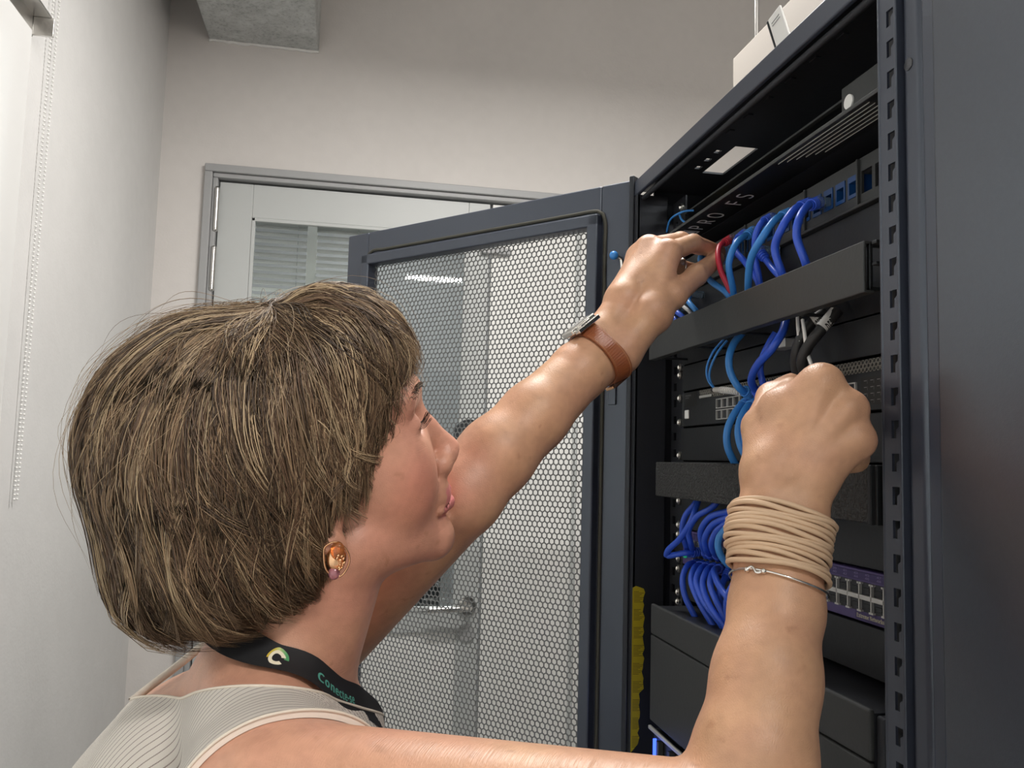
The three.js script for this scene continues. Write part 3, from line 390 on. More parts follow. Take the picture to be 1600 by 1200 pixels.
{ // purple switch
  const s = thing('network_switch', 'purple-fronted switch with two rows of copper ports and many blue cables', 'switch');
  const y0 = 1.2945, y1 = 1.3375;
  obj('chassis', bx(EQ + .004, .75, y0 + .001, y1 - .001, -1.03, -.568), M.purple, s);
  obj('face', bx(EQ - .001, EQ + .004, y0, y1, -1.035, -.563, .001), M.purple, s);
  obj('top_bevel', bx(EQ - .004, EQ + .001, y1 - .0025, y1, -1.035, -.563, .001), M.purple, s);
  obj('port_bay', bx(EQ - .0016, EQ - .0011, y0 + .0085, y0 + .0325, -1.0, -.566), M.rackDark, s);
  obj('centre_bar', bx(EQ - .0042, EQ - .001, y0 + .0185, y0 + .0225, -1.0, -.566, .0005), M.silver, s);
  for (let k = 0; k < 26; k++) {
    const z = -.995 + k * .0165;
    obj('port_divider', [bx(EQ - .0042, EQ - .001, y0 + .0095, y0 + .0325, z - .0006, z + .0006), bx(EQ - .0042, EQ - .001, y0 + .031, y0 + .0325, z - .0028, z + .0028), bx(EQ - .0042, EQ - .001, y0 + .0085, y0 + .01, z - .0028, z + .0028)], M.silver, s);
    for (const dy of [.0105, .0235]) { obj('port_contact_block', bx(EQ - .0026, EQ - .0012, y0 + dy + .001, y0 + dy + .005, z + .004, z + .0125, .0004), M.black, s); }
  }
  const tx = canvasTex(2048, 64, (c, w, h) => { c.fillStyle = '#34285f'; c.fillRect(0, 0, w, h); c.fillStyle = '#8b84a8'; c.font = '26px sans-serif'; for (let k = 0; k < 27; k++) { c.fillText(String(2 * k + 1), 30 + k * 75, 26); c.fillText(String(2 * k + 2), 30 + k * 75, 54); } });
  facePrint('port_numbers', tx, EQ - .0013, y0 + .034, y0 + .0405, -1.0, -.566, s);
  const tn = canvasTex(1024, 64, (c, w, h) => { c.fillStyle = '#35295f'; c.fillRect(0, 0, w, h); c.fillStyle = '#c9c79a'; c.font = 'bold 44px serif'; c.fillText('Extreme Networks', 20, 46); });
  facePrint('maker_print', tn, EQ - .0013, y0 + .001, y0 + .0078, -.658, -.566, s);
  obj('green_lamp', new THREE.SphereGeometry(.0032, 12, 8).translate(EQ - .003, 1.306, -1.022), M3({ color: lin(.02, .3, .15), emissive: lin(.02, .4, .2), emissiveIntensity: .4 }), s);
}
{ // lower unit
  const u = thing('drawer_unit', 'large smooth charcoal drawer unit low in the rack', 'drawer unit');
  obj('top_band', bx(RX - .003, RX + .002, 1.2135, 1.2495, -1.008, -.562, .002), M.cover, u);
  obj('drawer_front', bx(RX - .003, RX + .002, 1.111, 1.2125, -1.008, -.562, .002), M.cover, u);
  obj('body', bx(RX + .002, .9, 1.111, 1.2465, -1.006, -.5635), M.rackDark, u);
  obj('side_cheek', bx(RX + .002, EQ + .01, 1.111, 1.246, -.5615, -.552, .002), M.rackDark, u);
  const l = thing('storage_unit', 'black unit with silver bezel edge and blue light below the drawer unit', 'equipment');
  obj('bezel_edge', bx(RX - .004, RX, 1.1, 1.1045, -1.01, -.562, .001), M.silver, l);
  obj('front', bx(RX + .004, RX + .01, .96, 1.1, -1.01, -.562), M.black, l);
  for (let k = 0; k < 12; k++) obj('drive_handle', bx(RX - .003, RX + .004, .97, 1.094, -.985 + k * .036, -.978 + k * .036, .001), M.cover, l);
  obj('blue_light', bx(RX - .001, RX + .003, 1.055, 1.091, -1.0005, -.9985), M.led, l);
  const pl = new THREE.PointLight(lin(.1, .2, 1), .002, .3); pl.position.set(RX - .01, 1.075, -.9987); pl.castShadow = true; scene.add(pl);
  const r = thing('drawer_unit', 'deep black equipment filling the bottom of the rack', 'equipment');
  obj('front', bx(RX + .02, RX + .03, .1, .94, -1.04, -.557, .002), M.black, r);
  for (let k = 0; k < 8; k++) obj('bezel', bx(RX + .016, RX + .02, .12 + k * .1, .2 + k * .1, -1.03, -.567, .002), M.cover, r);
}
// ---------------------------------------------------------------- cables
const cableWords = {
  a: ['light blue patch cable', 'light blue patch cables'], c: ['royal blue patch cable', 'royal blue patch cables'],
  r: ['red patch cable', 'red patch cables'], w: ['thin white cable', 'thin white cables'], f: ['thin cyan fibre lead', 'thin fibre leads'], k: ['thick black direct-attach cable', 'black direct-attach cables'] };
const zones = [[1.72, 'looping out of the fibre tray'], [1.6, 'dropping behind the smooth cover'], [1.5, 'hanging above the honeycomb switch'], [1.405, 'looping under the honeycomb switch'], [1.318, 'rising out of the purple switch'], [0, 'hanging down from the purple switch']];
const ownWords = { 7: 'royal blue patch cable plugged in next to the empty blue jacks', 8: 'royal blue patch cable slanting behind the light blue loops above the smooth cover', 23: 'thick black direct-attach cable in front of the other black one', 24: 'thick black direct-attach cable behind the other black one', 28: 'royal blue patch cable bent to a sharp point beside the mounting rail', 41: 'royal blue patch cable crossing over its neighbours under the purple switch' };
CABLES.forEach(([c, r, pts], i) => {
  const P = pts.map(A3), ym = Math.max(...P.map(p => p.y)), yl = Math.min(...P.map(p => p.y));
  const zi = c === 'f' && ym > 1.7 ? 0 : ym > 1.6 || (yl > 1.55) ? 1 : ym > 1.53 ? 2 : ym > 1.45 ? 3 : ym > 1.34 ? 4 : 5;
  const where = zones[zi][1], hand = zi === 1 && i < 3 && c !== 'r' ? (i === 1 ? ' by the raised hand' : ' beside the red cable') : '';
  const t = thing(c === 'f' ? 'fibre_lead' : c === 'k' ? 'direct_attach_cable' : 'patch_cable', ownWords[i] ?? `${cableWords[c][0]} ${where}${hand}`, 'cable', `${cableWords[c][1]} ${where}`);
  obj('cable_jacket', tube(P, r, 64, 10), CABLE[c], t);
  if (c === 'f' || c === 'w' || c === 'k') return;
  // boot and plug at the port end
  const port = P[0].x > P[P.length - 1].x ? 0 : P[P.length - 1].x > .414 ? P.length - 1 : 0;
  const a = P[port], b = P[port ? port - 1 : 1], dir = b.clone().sub(a).normalize();
  const bt = []; for (let k = 0; k < 5; k++) { const o = a.clone().addScaledVector(dir, -.002 + k * .0032); const g = new THREE.TorusGeometry(r * 1.25, r * .32, 6, 14); g.applyQuaternion(new THREE.Quaternion().setFromUnitVectors(V(0, 0, 1), dir)); g.translate(o.x, o.y, o.z); bt.push(g); }
  obj('boot', [cyl(a.clone().addScaledVector(dir, -.004), a.clone().addScaledVector(dir, .014), r * 1.45, r * 1.15, 14), ...bt], CABLE[c], t);
  obj('plug', bx(a.x - .002, a.x + .02, a.y - .0045, a.y + .0045, a.z - .006, a.z + .006, .001), M.clear, t);
});
{
  const b = thing('fibre_boot', 'ribbed pale grey fibre boot plugged into the honeycomb switch', 'connector');
  const P = PTS.boot_grey.map(A3); obj('boot', tube(P, .0032, 24, 12), M3({ color: lin(.5, .48, .45), roughness: .55 }), b);
  const cv = new THREE.CatmullRomCurve3(P); for (let k = 0; k < 12; k++) { const p = cv.getPoint(.2 + k * .05), d = cv.getTangent(.2 + k * .05); const g = new THREE.TorusGeometry(.0032, .0006, 6, 14); g.applyQuaternion(new THREE.Quaternion().setFromUnitVectors(V(0, 0, 1), d)); g.translate(p.x, p.y, p.z); obj('rib', g, M.white, b); }
  obj('ferrule', cyl(P[0].clone().add(V(0, 0, -.006)), P[0], .0022, .0028), M.silverMetal, b);
  const tb = thing('pull_tab', 'white pull tabs hanging among the black direct-attach cables', 'pull tab');
  for (const k of ['tabs1', 'tabs2', 'tabs3']) obj('tab', tube(PTS[k].map(A3), .0018, 12, 6), M.white, tb);
  for (const [k, lab] of [['dell1', 'white label wrapped on the front black direct-attach cable'], ['dell2', 'white label wrapped on the rear black direct-attach cable']]) {
    const P = PTS[k].map(A3), l = thing('cable_label', lab, 'label');
    const tx = canvasTex(512, 256, (c, w, h) => { c.fillStyle = '#d8d8d6'; c.fillRect(0, 0, w, h); c.fillStyle = '#141414'; c.font = 'bold 112px sans-serif'; for (const q of [104, 232]) c.fillText('DELL', 60, q); c.font = '44px sans-serif'; for (const q of [104, 232]) c.fillText('DAC', 390, q); });
    const d = P[1].clone().sub(P[0]); const g = new THREE.CylinderGeometry(.0056, .0056, d.length(), 20, 1, true); g.rotateY(2.2); const uv = g.attributes.uv; for (let i = 0; i < uv.count; i++) { const u = uv.getX(i), v = uv.getY(i); uv.setXY(i, v, u); }
    g.applyQuaternion(new THREE.Quaternion().setFromUnitVectors(V(0, 1, 0), d.normalize())); const m = P[0].clone().add(P[1]).multiplyScalar(.5); g.translate(m.x, m.y, m.z);
    obj('label_sleeve', g, M3({ map: tx, roughness: .5 }), l);
  }
  const rj = thing('plug_row', 'row of silver copper plugs just under the smooth cover', 'connector');
  for (let k = 0; k < 2; k++) obj('plug', bx(.408, .424, 1.536, 1.5445, -.775 + k * .016, -.762 + k * .016, .001), M.silver, rj);
}
// things on and above the rack
{
  const p = thing('white_plate', 'bright white slotted plate leaning up from the rack top', 'plate');
  const g = new THREE.Group(); g.name = 'plate'; g.position.set(.379, RT - .002, -.69); g.rotation.set(-.3, .1, .12); p.add(g);
  obj('plate_face', bx(-.0012, .0012, 0, .037, -.012, .008, .001), M.white, g); obj('plate_edge', bx(-.0014, .0014, 0, .037, -.0145, -.012, .0008), M.black, g);
  for (const y of [.026, .029]) obj('slot', bx(-.0018, -.001, y, y + .0008, -.008, .004), M.framePaint, g);
  const t = thing('cable_trunking', 'beige cable trunking hung on thin rods above the rack', 'trunking');
  obj('channel', bx(.6, .66, 1.98, 2.096, -1.267, .3, .002), M.beige, t);
  for (const [x, z] of [[.62, -1.223], [.62, -1.088], [.62, -.6]]) obj('threaded_rod', cyl(V(x, 2.05, z), V(x, CEIL, z), .004, .004, 10), M.steel, t);
}
// ---------------------------------------------------------------- the person
const HF = V(.9182, .36975, -.14214), HU = V(-.31753, .90153, .29396), HS = V(.23684, -.22478, .94519), HO = V(-.0263, 1.4126, -.6854), HK = .985;
const H = (f, u, s) => HO.clone().addScaledVector(HF, f * HK).addScaledVector(HU, u * HK).addScaledVector(HS, s * HK);   // head axes: forward, up, to her right side
const headLocal = p => { const q = p.clone().sub(HO).divideScalar(HK); return [q.dot(HF), q.dot(HU), q.dot(HS)]; };
const prims = [];
function cap(a, b, ra, rb, k = .012, neg = false) {
  const d = b.clone().sub(a), L2 = d.lengthSq(), c = a.clone().addScaledVector(d, .5);
  prims.push({ t: 0, ax: a.x, ay: a.y, az: a.z, dx: d.x, dy: d.y, dz: d.z, L2, ra, rb, k, neg, cx: c.x, cy: c.y, cz: c.z, R: Math.sqrt(L2) / 2 + Math.max(ra, rb) });
}
function ell(c, rf, ru, rs, k = .012, F = HF, U = HU, S = HS, neg = false) { prims.push({ t: 1, cx: c.x, cy: c.y, cz: c.z, F, U, S, rf, ru, rs, k, neg, R: Math.max(rf, ru, rs) }); }
const j = k => A3(J[k]);
const chain = (ks, rs, k) => { for (let i = 0; i + 1 < ks.length; i++) cap(j(ks[i]), j(ks[i + 1]), rs[i], rs[i + 1], k); };
const X0 = V(1, 0, 0), Y0 = V(0, 1, 0), Z0 = V(0, 0, 1);
// torso, neck, shoulders
ell(V(-.115, 1.04, -.735), .095, .2, .15, .03, X0, Y0, Z0);
cap(j('SP'), V(-.15, .92, -.735), .085, .11, .03);
cap(j('BK'), j('SP'), .046, .082, .02);
cap(j('NB'), j('BK'), .055, .046, .02);
cap(j('NB'), j('NT'), .052, .052, .02);
cap(j('TR'), j('RS'), .042, .05, .03); cap(j('TRL'), j('LS'), .042, .05, .03);
cap(j('CL'), j('RS').add(V(.01, -.01, -.03)), .03, .045, .03); cap(j('CL'), j('LS'), .03, .045, .03);
ell(V(-.02, 1.09, -.735), .07, .09, .13, .03, X0, Y0, Z0);
// arms
cap(j('RS'), j('RE'), .057, .039, .02); chain(['RE', 'RF1', 'RF2', 'RF3'], [.037, .0345, .0312, .0285], .01);
cap(j('RF3'), j('RWa'), .0275, .0205, .008); cap(j('RF3'), j('RWb'), .0275, .0205, .008);
cap(j('LS'), j('LE'), .052, .037, .02); chain(['LE', 'LF1', 'LF2', 'LF3'], [.036, .0355, .0325, .029], .01);
cap(j('LF3'), j('LWa'), .027, .0205, .008); cap(j('LF3'), j('LWb'), .027, .0205, .008);
// right hand
cap(j('RWa'), j('RPa'), .0205, .0185, .01); cap(j('RWb'), j('RPb'), .0205, .0185, .01);
for (const [k, r] of [['RIM', .0125], ['RMM', .0125], ['RRM', .012], ['RPM', .0112]]) { cap(j('RPa'), j(k), .017, r, .009); cap(j('RPb'), j(k), .017, r, .009); }
const near = (p, m) => p.add(V(0, 1.42, 0).sub(p).normalize().multiplyScalar(m));   // lift a tendon out of the back of the hand
for (const [k, m] of [['RIM', .0095], ['RMM', .0105], ['RRM', .0095], ['RPM', .008]]) cap(near(j('RPa').lerp(j('RPb'), .55), .0145), near(j(k), m + .0015), .0042, .0058, .006);
cap(j('RIM'), j('RMM'), .0115, .0118, .012);
chain(['RIM', 'RIP', 'RIT'], [.0125, .0105, .0085], .004); chain(['RMM', 'RMP', 'RMT'], [.0125, .0108, .0088], .004);
chain(['RRM', 'RRP', 'RRT'], [.0118, .0105, .0088], .004); chain(['RPM', 'RPP', 'RPD', 'RPT'], [.0112, .0095, .0088, .008], .004);
chain(['RTC', 'RTM', 'RTI', 'RTT'], [.0175, .0135, .0115, .009], .006);
// left hand
cap(j('LWa'), j('LPa'), .0205, .017, .01); cap(j('LWb'), j('LPb'), .0205, .018, .01);
for (const [k, r] of [['LIM', .0135], ['LMM', .013], ['LRM', .0125], ['LPM', .0115]]) { cap(j('LPa'), j(k), .0165, r, .009); cap(j('LPb'), j(k), .0165, r, .009); }
chain(['LIM', 'LIP', 'LIT'], [.012, .0098, .0078], .004); chain(['LMM', 'LMP', 'LMT'], [.012, .0098, .0078], .004);
chain(['LRM', 'LRP', 'LRT'], [.0112, .0092, .0075], .004); chain(['LPM', 'LPP', 'LPT'], [.0105, .0085, .007], .004);
chain(['LTC', 'LTM', 'LTI', 'LTT'], [.0175, .0135, .0112, .009], .006);
// head
ell(H(-.012, .045, 0), .094 * HK, .082 * HK, .074 * HK, .02);
ell(H(.038, -.012, 0), .056, .088, .06, .02);
for (const s of [-1, 1]) {
  cap(H(.002, -.058, s * .046), H(.07, -.094, s * .013), .018, .0155, .02);
  ell(H(.05, -.022, s * .035), .03, .036, .025, .018);
  cap(H(.0885, .036, s * .006), H(.072, .036, s * .042), .0105, .011, .012);
  cap(H(.0965, -.0345, s * .0125), H(.104, -.031, s * .0075), .0088, .0085, .004);
  cap(H(.088, -.035, s * .0155), H(.0965, -.0345, s * .0125), .0065, .0086, .004);
}
ell(H(.0765, -.096, 0), .0165, .0165, .02, .012);
cap(H(.083, .03, 0), H(.096, -.004, 0), .01, .0092, .01); cap(H(.096, -.004, 0), H(.108, -.0265, 0), .0092, .0112, .006);
ell(H(.086, -.056, 0), .0145, .022, .025, .008);
for (const s of [-1, 1]) {
  cap(H(.0985, -.0605, 0), H(.083, -.0675, s * .022), .0036, .0022, .004);
  cap(H(.0962, -.0722, 0), H(.083, -.0695, s * .021), .006, .0026, .004);
  cap(H(.1035, -.0662, 0), H(.088, -.0683, s * .0225), .001, .001, .002, true);
  ell(H(.088, .013, s * .033), .012, .0095, .015, .008, HF, HU, HS, true);
  ell(H(.0715, .0135, s * .0325), .0128, .0122, .0145, .003);
  cap(H(.098, -.0445, s * .0075), H(.1075, -.0405, s * .0055), .0036, .0026, .003, true);
  cap(H(.0895, -.026, s * .0205), H(.0865, -.04, s * .022), .0016, .0016, .004, true);
  // ear: helix, lobe and bowl
  cap(H(-.008, .0, s * .071), H(-.016, .022, s * .078), .006, .006, .004); cap(H(-.016, .022, s * .078), H(-.03, .012, s * .081), .006, .0055, .004);
  cap(H(-.03, .012, s * .081), H(-.028, -.022, s * .078), .0055, .006, .004); ell(H(-.014, -.042, s * .074), .011, .014, .006, .005);
  cap(H(-.028, -.022, s * .078), H(-.014, -.042, s * .074), .006, .008, .004); cap(H(-.004, -.02, s * .071), H(-.012, -.034, s * .0735), .0065, .006, .005);
  ell(H(-.014, -.012, s * .0785), .0075, .011, .008, .003, HF, HU, HS, true);
}
const NPR = prims.length;
function sdf(x, y, z) {
  let d = 1e3;
  for (let i = 0; i < NPR; i++) {
    const p = prims[i], ex = x - p.cx, ey = y - p.cy, ez = z - p.cz, lb = Math.sqrt(ex * ex + ey * ey + ez * ez) - p.R;
    if (p.neg ? lb > p.k - d && lb > p.k : lb > d + p.k) continue;
    let q;
    if (p.t === 0) {
      const vx = x - p.ax, vy = y - p.ay, vz = z - p.az; let h = (vx * p.dx + vy * p.dy + vz * p.dz) / p.L2; h = h < 0 ? 0 : h > 1 ? 1 : h;
      const wx = vx - p.dx * h, wy = vy - p.dy * h, wz = vz - p.dz * h; q = Math.sqrt(wx * wx + wy * wy + wz * wz) - (p.ra + (p.rb - p.ra) * h);
    } else {
      const f = (ex * p.F.x + ey * p.F.y + ez * p.F.z) / p.rf, u = (ex * p.U.x + ey * p.U.y + ez * p.U.z) / p.ru, s = (ex * p.S.x + ey * p.S.y + ez * p.S.z) / p.rs;
      const k0 = Math.sqrt(f * f + u * u + s * s), k1 = Math.sqrt(f * f / (p.rf * p.rf) + u * u / (p.ru * p.ru) + s * s / (p.rs * p.rs)); q = k1 > 1e-9 ? k0 * (k0 - 1) / k1 : -Math.min(p.rf, p.ru, p.rs);
    }
    const k = p.k;
    if (p.neg) { const e = Math.max(k - Math.abs(-q - d), 0) / k; d = Math.max(d, -q) + e * e * k * .25; }
    else { const e = Math.max(k - Math.abs(q - d), 0) / k; d = Math.min(d, q) - e * e * k * .25; }
  }
  return d;
}
const grad = (x, y, z, e = .0006) => V(sdf(x + e, y, z) - sdf(x - e, y, z), sdf(x, y + e, z) - sdf(x, y - e, z), sdf(x, y, z + e) - sdf(x, y, z - e)).normalize();
// surface nets over a box, blocks far from the surface skipped
function surfaceNet(fn, lo, hi, h) {
  const B = 4, nx = Math.ceil((hi[0] - lo[0]) / h / B) * B + 1, ny = Math.ceil((hi[1] - lo[1]) / h / B) * B + 1, nz = Math.ceil((hi[2] - lo[2]) / h / B) * B + 1;
  const F = new Float32Array(nx * ny * nz).fill(1), id = (i, k, l) => (l * ny + k) * nx + i, live = [];
  const reach = h * B * .87 * 1.6;
  for (let l = 0; l < nz - 1; l += B) for (let k = 0; k < ny - 1; k += B) for (let i = 0; i < nx - 1; i += B) {
    const d = fn(lo[0] + (i + B / 2) * h, lo[1] + (k + B / 2) * h, lo[2] + (l + B / 2) * h);
    if (Math.abs(d) > reach) { if (d < 0) for (let c = 0; c < B; c++) for (let b = 0; b < B; b++) for (let a = 0; a < B; a++) F[id(i + a, k + b, l + c)] = -1; continue; }
    live.push(i, k, l);
    for (let c = 0; c <= B; c++) for (let b = 0; b <= B; b++) for (let a = 0; a <= B; a++) { const q = id(i + a, k + b, l + c); F[q] = fn(lo[0] + (i + a) * h, lo[1] + (k + b) * h, lo[2] + (l + c) * h); }
  }
  const vid = new Map(), pos = [], idx = [];
  const E = [[0, 1], [0, 2], [0, 4], [1, 3], [1, 5], [2, 3], [2, 6], [3, 7], [4, 5], [4, 6], [5, 7], [6, 7]];
  const cell = [];
  for (let n = 0; n < live.length; n += 3) for (let c = 0; c < B; c++) for (let b = 0; b < B; b++) for (let a = 0; a < B; a++) {
    const i = live[n] + a, k = live[n + 1] + b, l = live[n + 2] + c; const v = []; let m = 0;
    for (let q = 0; q < 8; q++) { v[q] = F[id(i + (q & 1), k + (q >> 1 & 1), l + (q >> 2))]; if (v[q] < 0) m |= 1 << q; }
    if (m === 0 || m === 255) continue;
    let x = 0, y = 0, z = 0, w = 0;
    for (const [p, q] of E) if ((v[p] < 0) !== (v[q] < 0)) { const t = v[p] / (v[p] - v[q]); x += (p & 1) + t * ((q & 1) - (p & 1)); y += (p >> 1 & 1) + t * ((q >> 1 & 1) - (p >> 1 & 1)); z += (p >> 2) + t * ((q >> 2) - (p >> 2)); w++; }
    vid.set(id(i, k, l), pos.length / 3); pos.push(lo[0] + (i + x / w) * h, lo[1] + (k + y / w) * h, lo[2] + (l + z / w) * h); cell.push(i, k, l);
  }
  const quad = (a, b, c, d, flip) => { if (a === undefined || b === undefined || c === undefined || d === undefined) return; flip ? idx.push(a, c, b, a, d, c) : idx.push(a, b, c, a, c, d); };
  for (let n = 0; n < cell.length; n += 3) {
    const i = cell[n], k = cell[n + 1], l = cell[n + 2], o = F[id(i, k, l)] < 0, g = (a, b, c) => vid.get(id(a, b, c));
    if (o !== F[id(i + 1, k, l)] < 0) quad(g(i, k - 1, l - 1), g(i, k, l - 1), g(i, k, l), g(i, k - 1, l), !o);
    if (o !== F[id(i, k + 1, l)] < 0) quad(g(i - 1, k, l - 1), g(i - 1, k, l), g(i, k, l), g(i, k, l - 1), !o);
    if (o !== F[id(i, k, l + 1)] < 0) quad(g(i - 1, k - 1, l), g(i, k - 1, l), g(i, k, l), g(i - 1, k, l), !o);
  }
  return { pos, idx };
}
const smooth = (a, b, x) => { x = Math.max(0, Math.min(1, (x - a) / (b - a))); return x * x * (3 - 2 * x); };
const net = surfaceNet(sdf, [-.32, .93, -1.02], [.46, 1.71, -.38], .0026);
const bodyN = [];
const person = thing('person', 'woman in a cream striped sleeveless top reaching both hands into the rack', 'person');
{
  const nv = net.pos.length / 3, col = new Float32Array(nv * 3), nor = new Float32Array(nv * 3), uv = new Float32Array(nv * 2);
  const N = (x, y, z, f) => noise3.noise(x * f + 11.3, y * f + 4.7, z * f + 8.1);
  for (let i = 0; i < nv; i++) {
    const x = net.pos[3 * i], y = net.pos[3 * i + 1], z = net.pos[3 * i + 2], n = grad(x, y, z); nor.set([n.x, n.y, n.z], 3 * i); bodyN.push(n);
    const [f, u, s] = headLocal(V(x, y, z)), inHead = smooth(.17, .1, Math.hypot(f - .02, u, s)), torso = smooth(.24, .12, V(x, y, z).distanceTo(V(-.04, 1.2, -.66)));
    let c = [.59, .33, .2];                                                         // tanned forearms
    const mix = (t, d) => { for (let k = 0; k < 3; k++) c[k] += (d[k] - c[k]) * t; };
    mix(torso, [.58, .3, .2]); mix(inHead, [.58, .29, .2]);
    mix(.55 * smooth(.04, .012, Math.hypot(f - .06, u + .03, Math.abs(s) - .048)), [.57, .22, .155]);   // ruddy cheek
    mix(.5 * smooth(.02, .006, Math.hypot(f - .108, u + .03, s)), [.68, .29, .22]);
    const lip = Math.min(Math.hypot((f - .097) * .7, u + .0595, 0) * 1.1, Math.hypot((f - .094) * .7, u + .0725)); if (f > .078 && Math.abs(s) < .023) mix(.9 * smooth(.0095, .006, lip), [.6, .19, .2]);
    const m = 1 + .1 * N(x, y, z, 22) + .09 * N(x, y, z, 70) + .09 * N(x, y, z, 190); c[0] *= m; c[1] *= m * (1 + .05 * N(x, y, z, 35)); c[2] *= m;
    const fr = N(x, y, z, 130) + .5 * N(x, y, z, 60); if (fr > .62) mix(Math.min(.4, (fr - .62) * 2.5), [.33, .15, .08]);   // freckles
    col.set(c, 3 * i); uv[2 * i] = x + z * .7; uv[2 * i + 1] = y + z * .35;
  }
  const g = new THREE.BufferGeometry(); g.setAttribute('position', new THREE.Float32BufferAttribute(net.pos, 3)); g.setAttribute('normal', new THREE.BufferAttribute(nor, 3)); g.setAttribute('color', new THREE.BufferAttribute(col, 3)); g.setAttribute('uv', new THREE.BufferAttribute(uv, 2)); g.setIndex(net.idx);
  const skinTex = dataTex(512, (u, v) => .6 - .5 * Math.pow(Math.abs(n128(u, v) - .5) * 2, .7) * .6 - .3 * Math.abs(n64(v, u) - .5));
  const b = obj('body', g, M3({ vertexColors: true, roughness: .42, bumpMap: rep(skinTex, 14), bumpScale: .00035, sheen: .25, sheenRoughness: .5, sheenColor: lin(.6, .35, .25) }), person);
}
// clip the body surface to a region, lift it off the skin: cloth with hems
function shellFrom(region, lift, thick) {
  const P = net.pos, out = [], seen = [];
  const get = i => ({ p: V(P[3 * i], P[3 * i + 1], P[3 * i + 2]), n: bodyN[i], g: 0 });
  const cut = (a, b) => { const t = a.g / (a.g - b.g); return { p: a.p.clone().lerp(b.p, t), n: a.n.clone().lerp(b.n, t).normalize(), g: 0, edge: true }; };
  const tri = []; const rim = [];
  for (let t = 0; t < net.idx.length; t += 3) {
    const v = [0, 1, 2].map(k => { const o = get(net.idx[t + k]); o.g = region(o.p); return o; });
    if (v.every(o => o.g <= 0)) continue;
    const poly = []; for (let k = 0; k < 3; k++) { const a = v[k], b = v[(k + 1) % 3]; if (a.g > 0) poly.push(a); if ((a.g > 0) !== (b.g > 0)) poly.push(cut(a, b)); }
    for (let k = 1; k + 1 < poly.length; k++) tri.push(poly[0], poly[k], poly[k + 1]);
    const ed = poly.filter(o => o.edge); if (ed.length === 2) { const a = poly.indexOf(ed[0]), b = poly.indexOf(ed[1]); rim.push((a + 1) % poly.length === b ? [ed[0], ed[1]] : [ed[1], ed[0]]); }
  }
  const pos = [], nor = [], uv = [];
  const put = (o, l, n) => { const q = o.p.clone().addScaledVector(o.n, l); pos.push(q.x, q.y, q.z); nor.push(n.x, n.y, n.z); uv.push(0, 0); };
  for (const o of tri) put(o, lift + thick, o.n);
  for (const [a, b] of rim) { const e = b.p.clone().sub(a.p).cross(a.n).normalize(); put(b, lift + thick, e); put(a, lift + thick, e); put(a, lift * .1, e); put(b, lift + thick, e); put(a, lift * .1, e); put(b, lift * .1, e); }
  const g = new THREE.BufferGeometry(); g.setAttribute('position', new THREE.Float32BufferAttribute(pos, 3)); g.setAttribute('normal', new THREE.Float32BufferAttribute(nor, 3)); g.setAttribute('uv', new THREE.Float32BufferAttribute(uv, 2)); return { g, rim };
}
const planeThrough = (a, b, c, inside) => { const n = b.clone().sub(a).cross(c.clone().sub(a)).normalize(); if (n.dot(inside.clone().sub(a)) < 0) n.negate(); return p => n.dot(p.clone().sub(a)); };
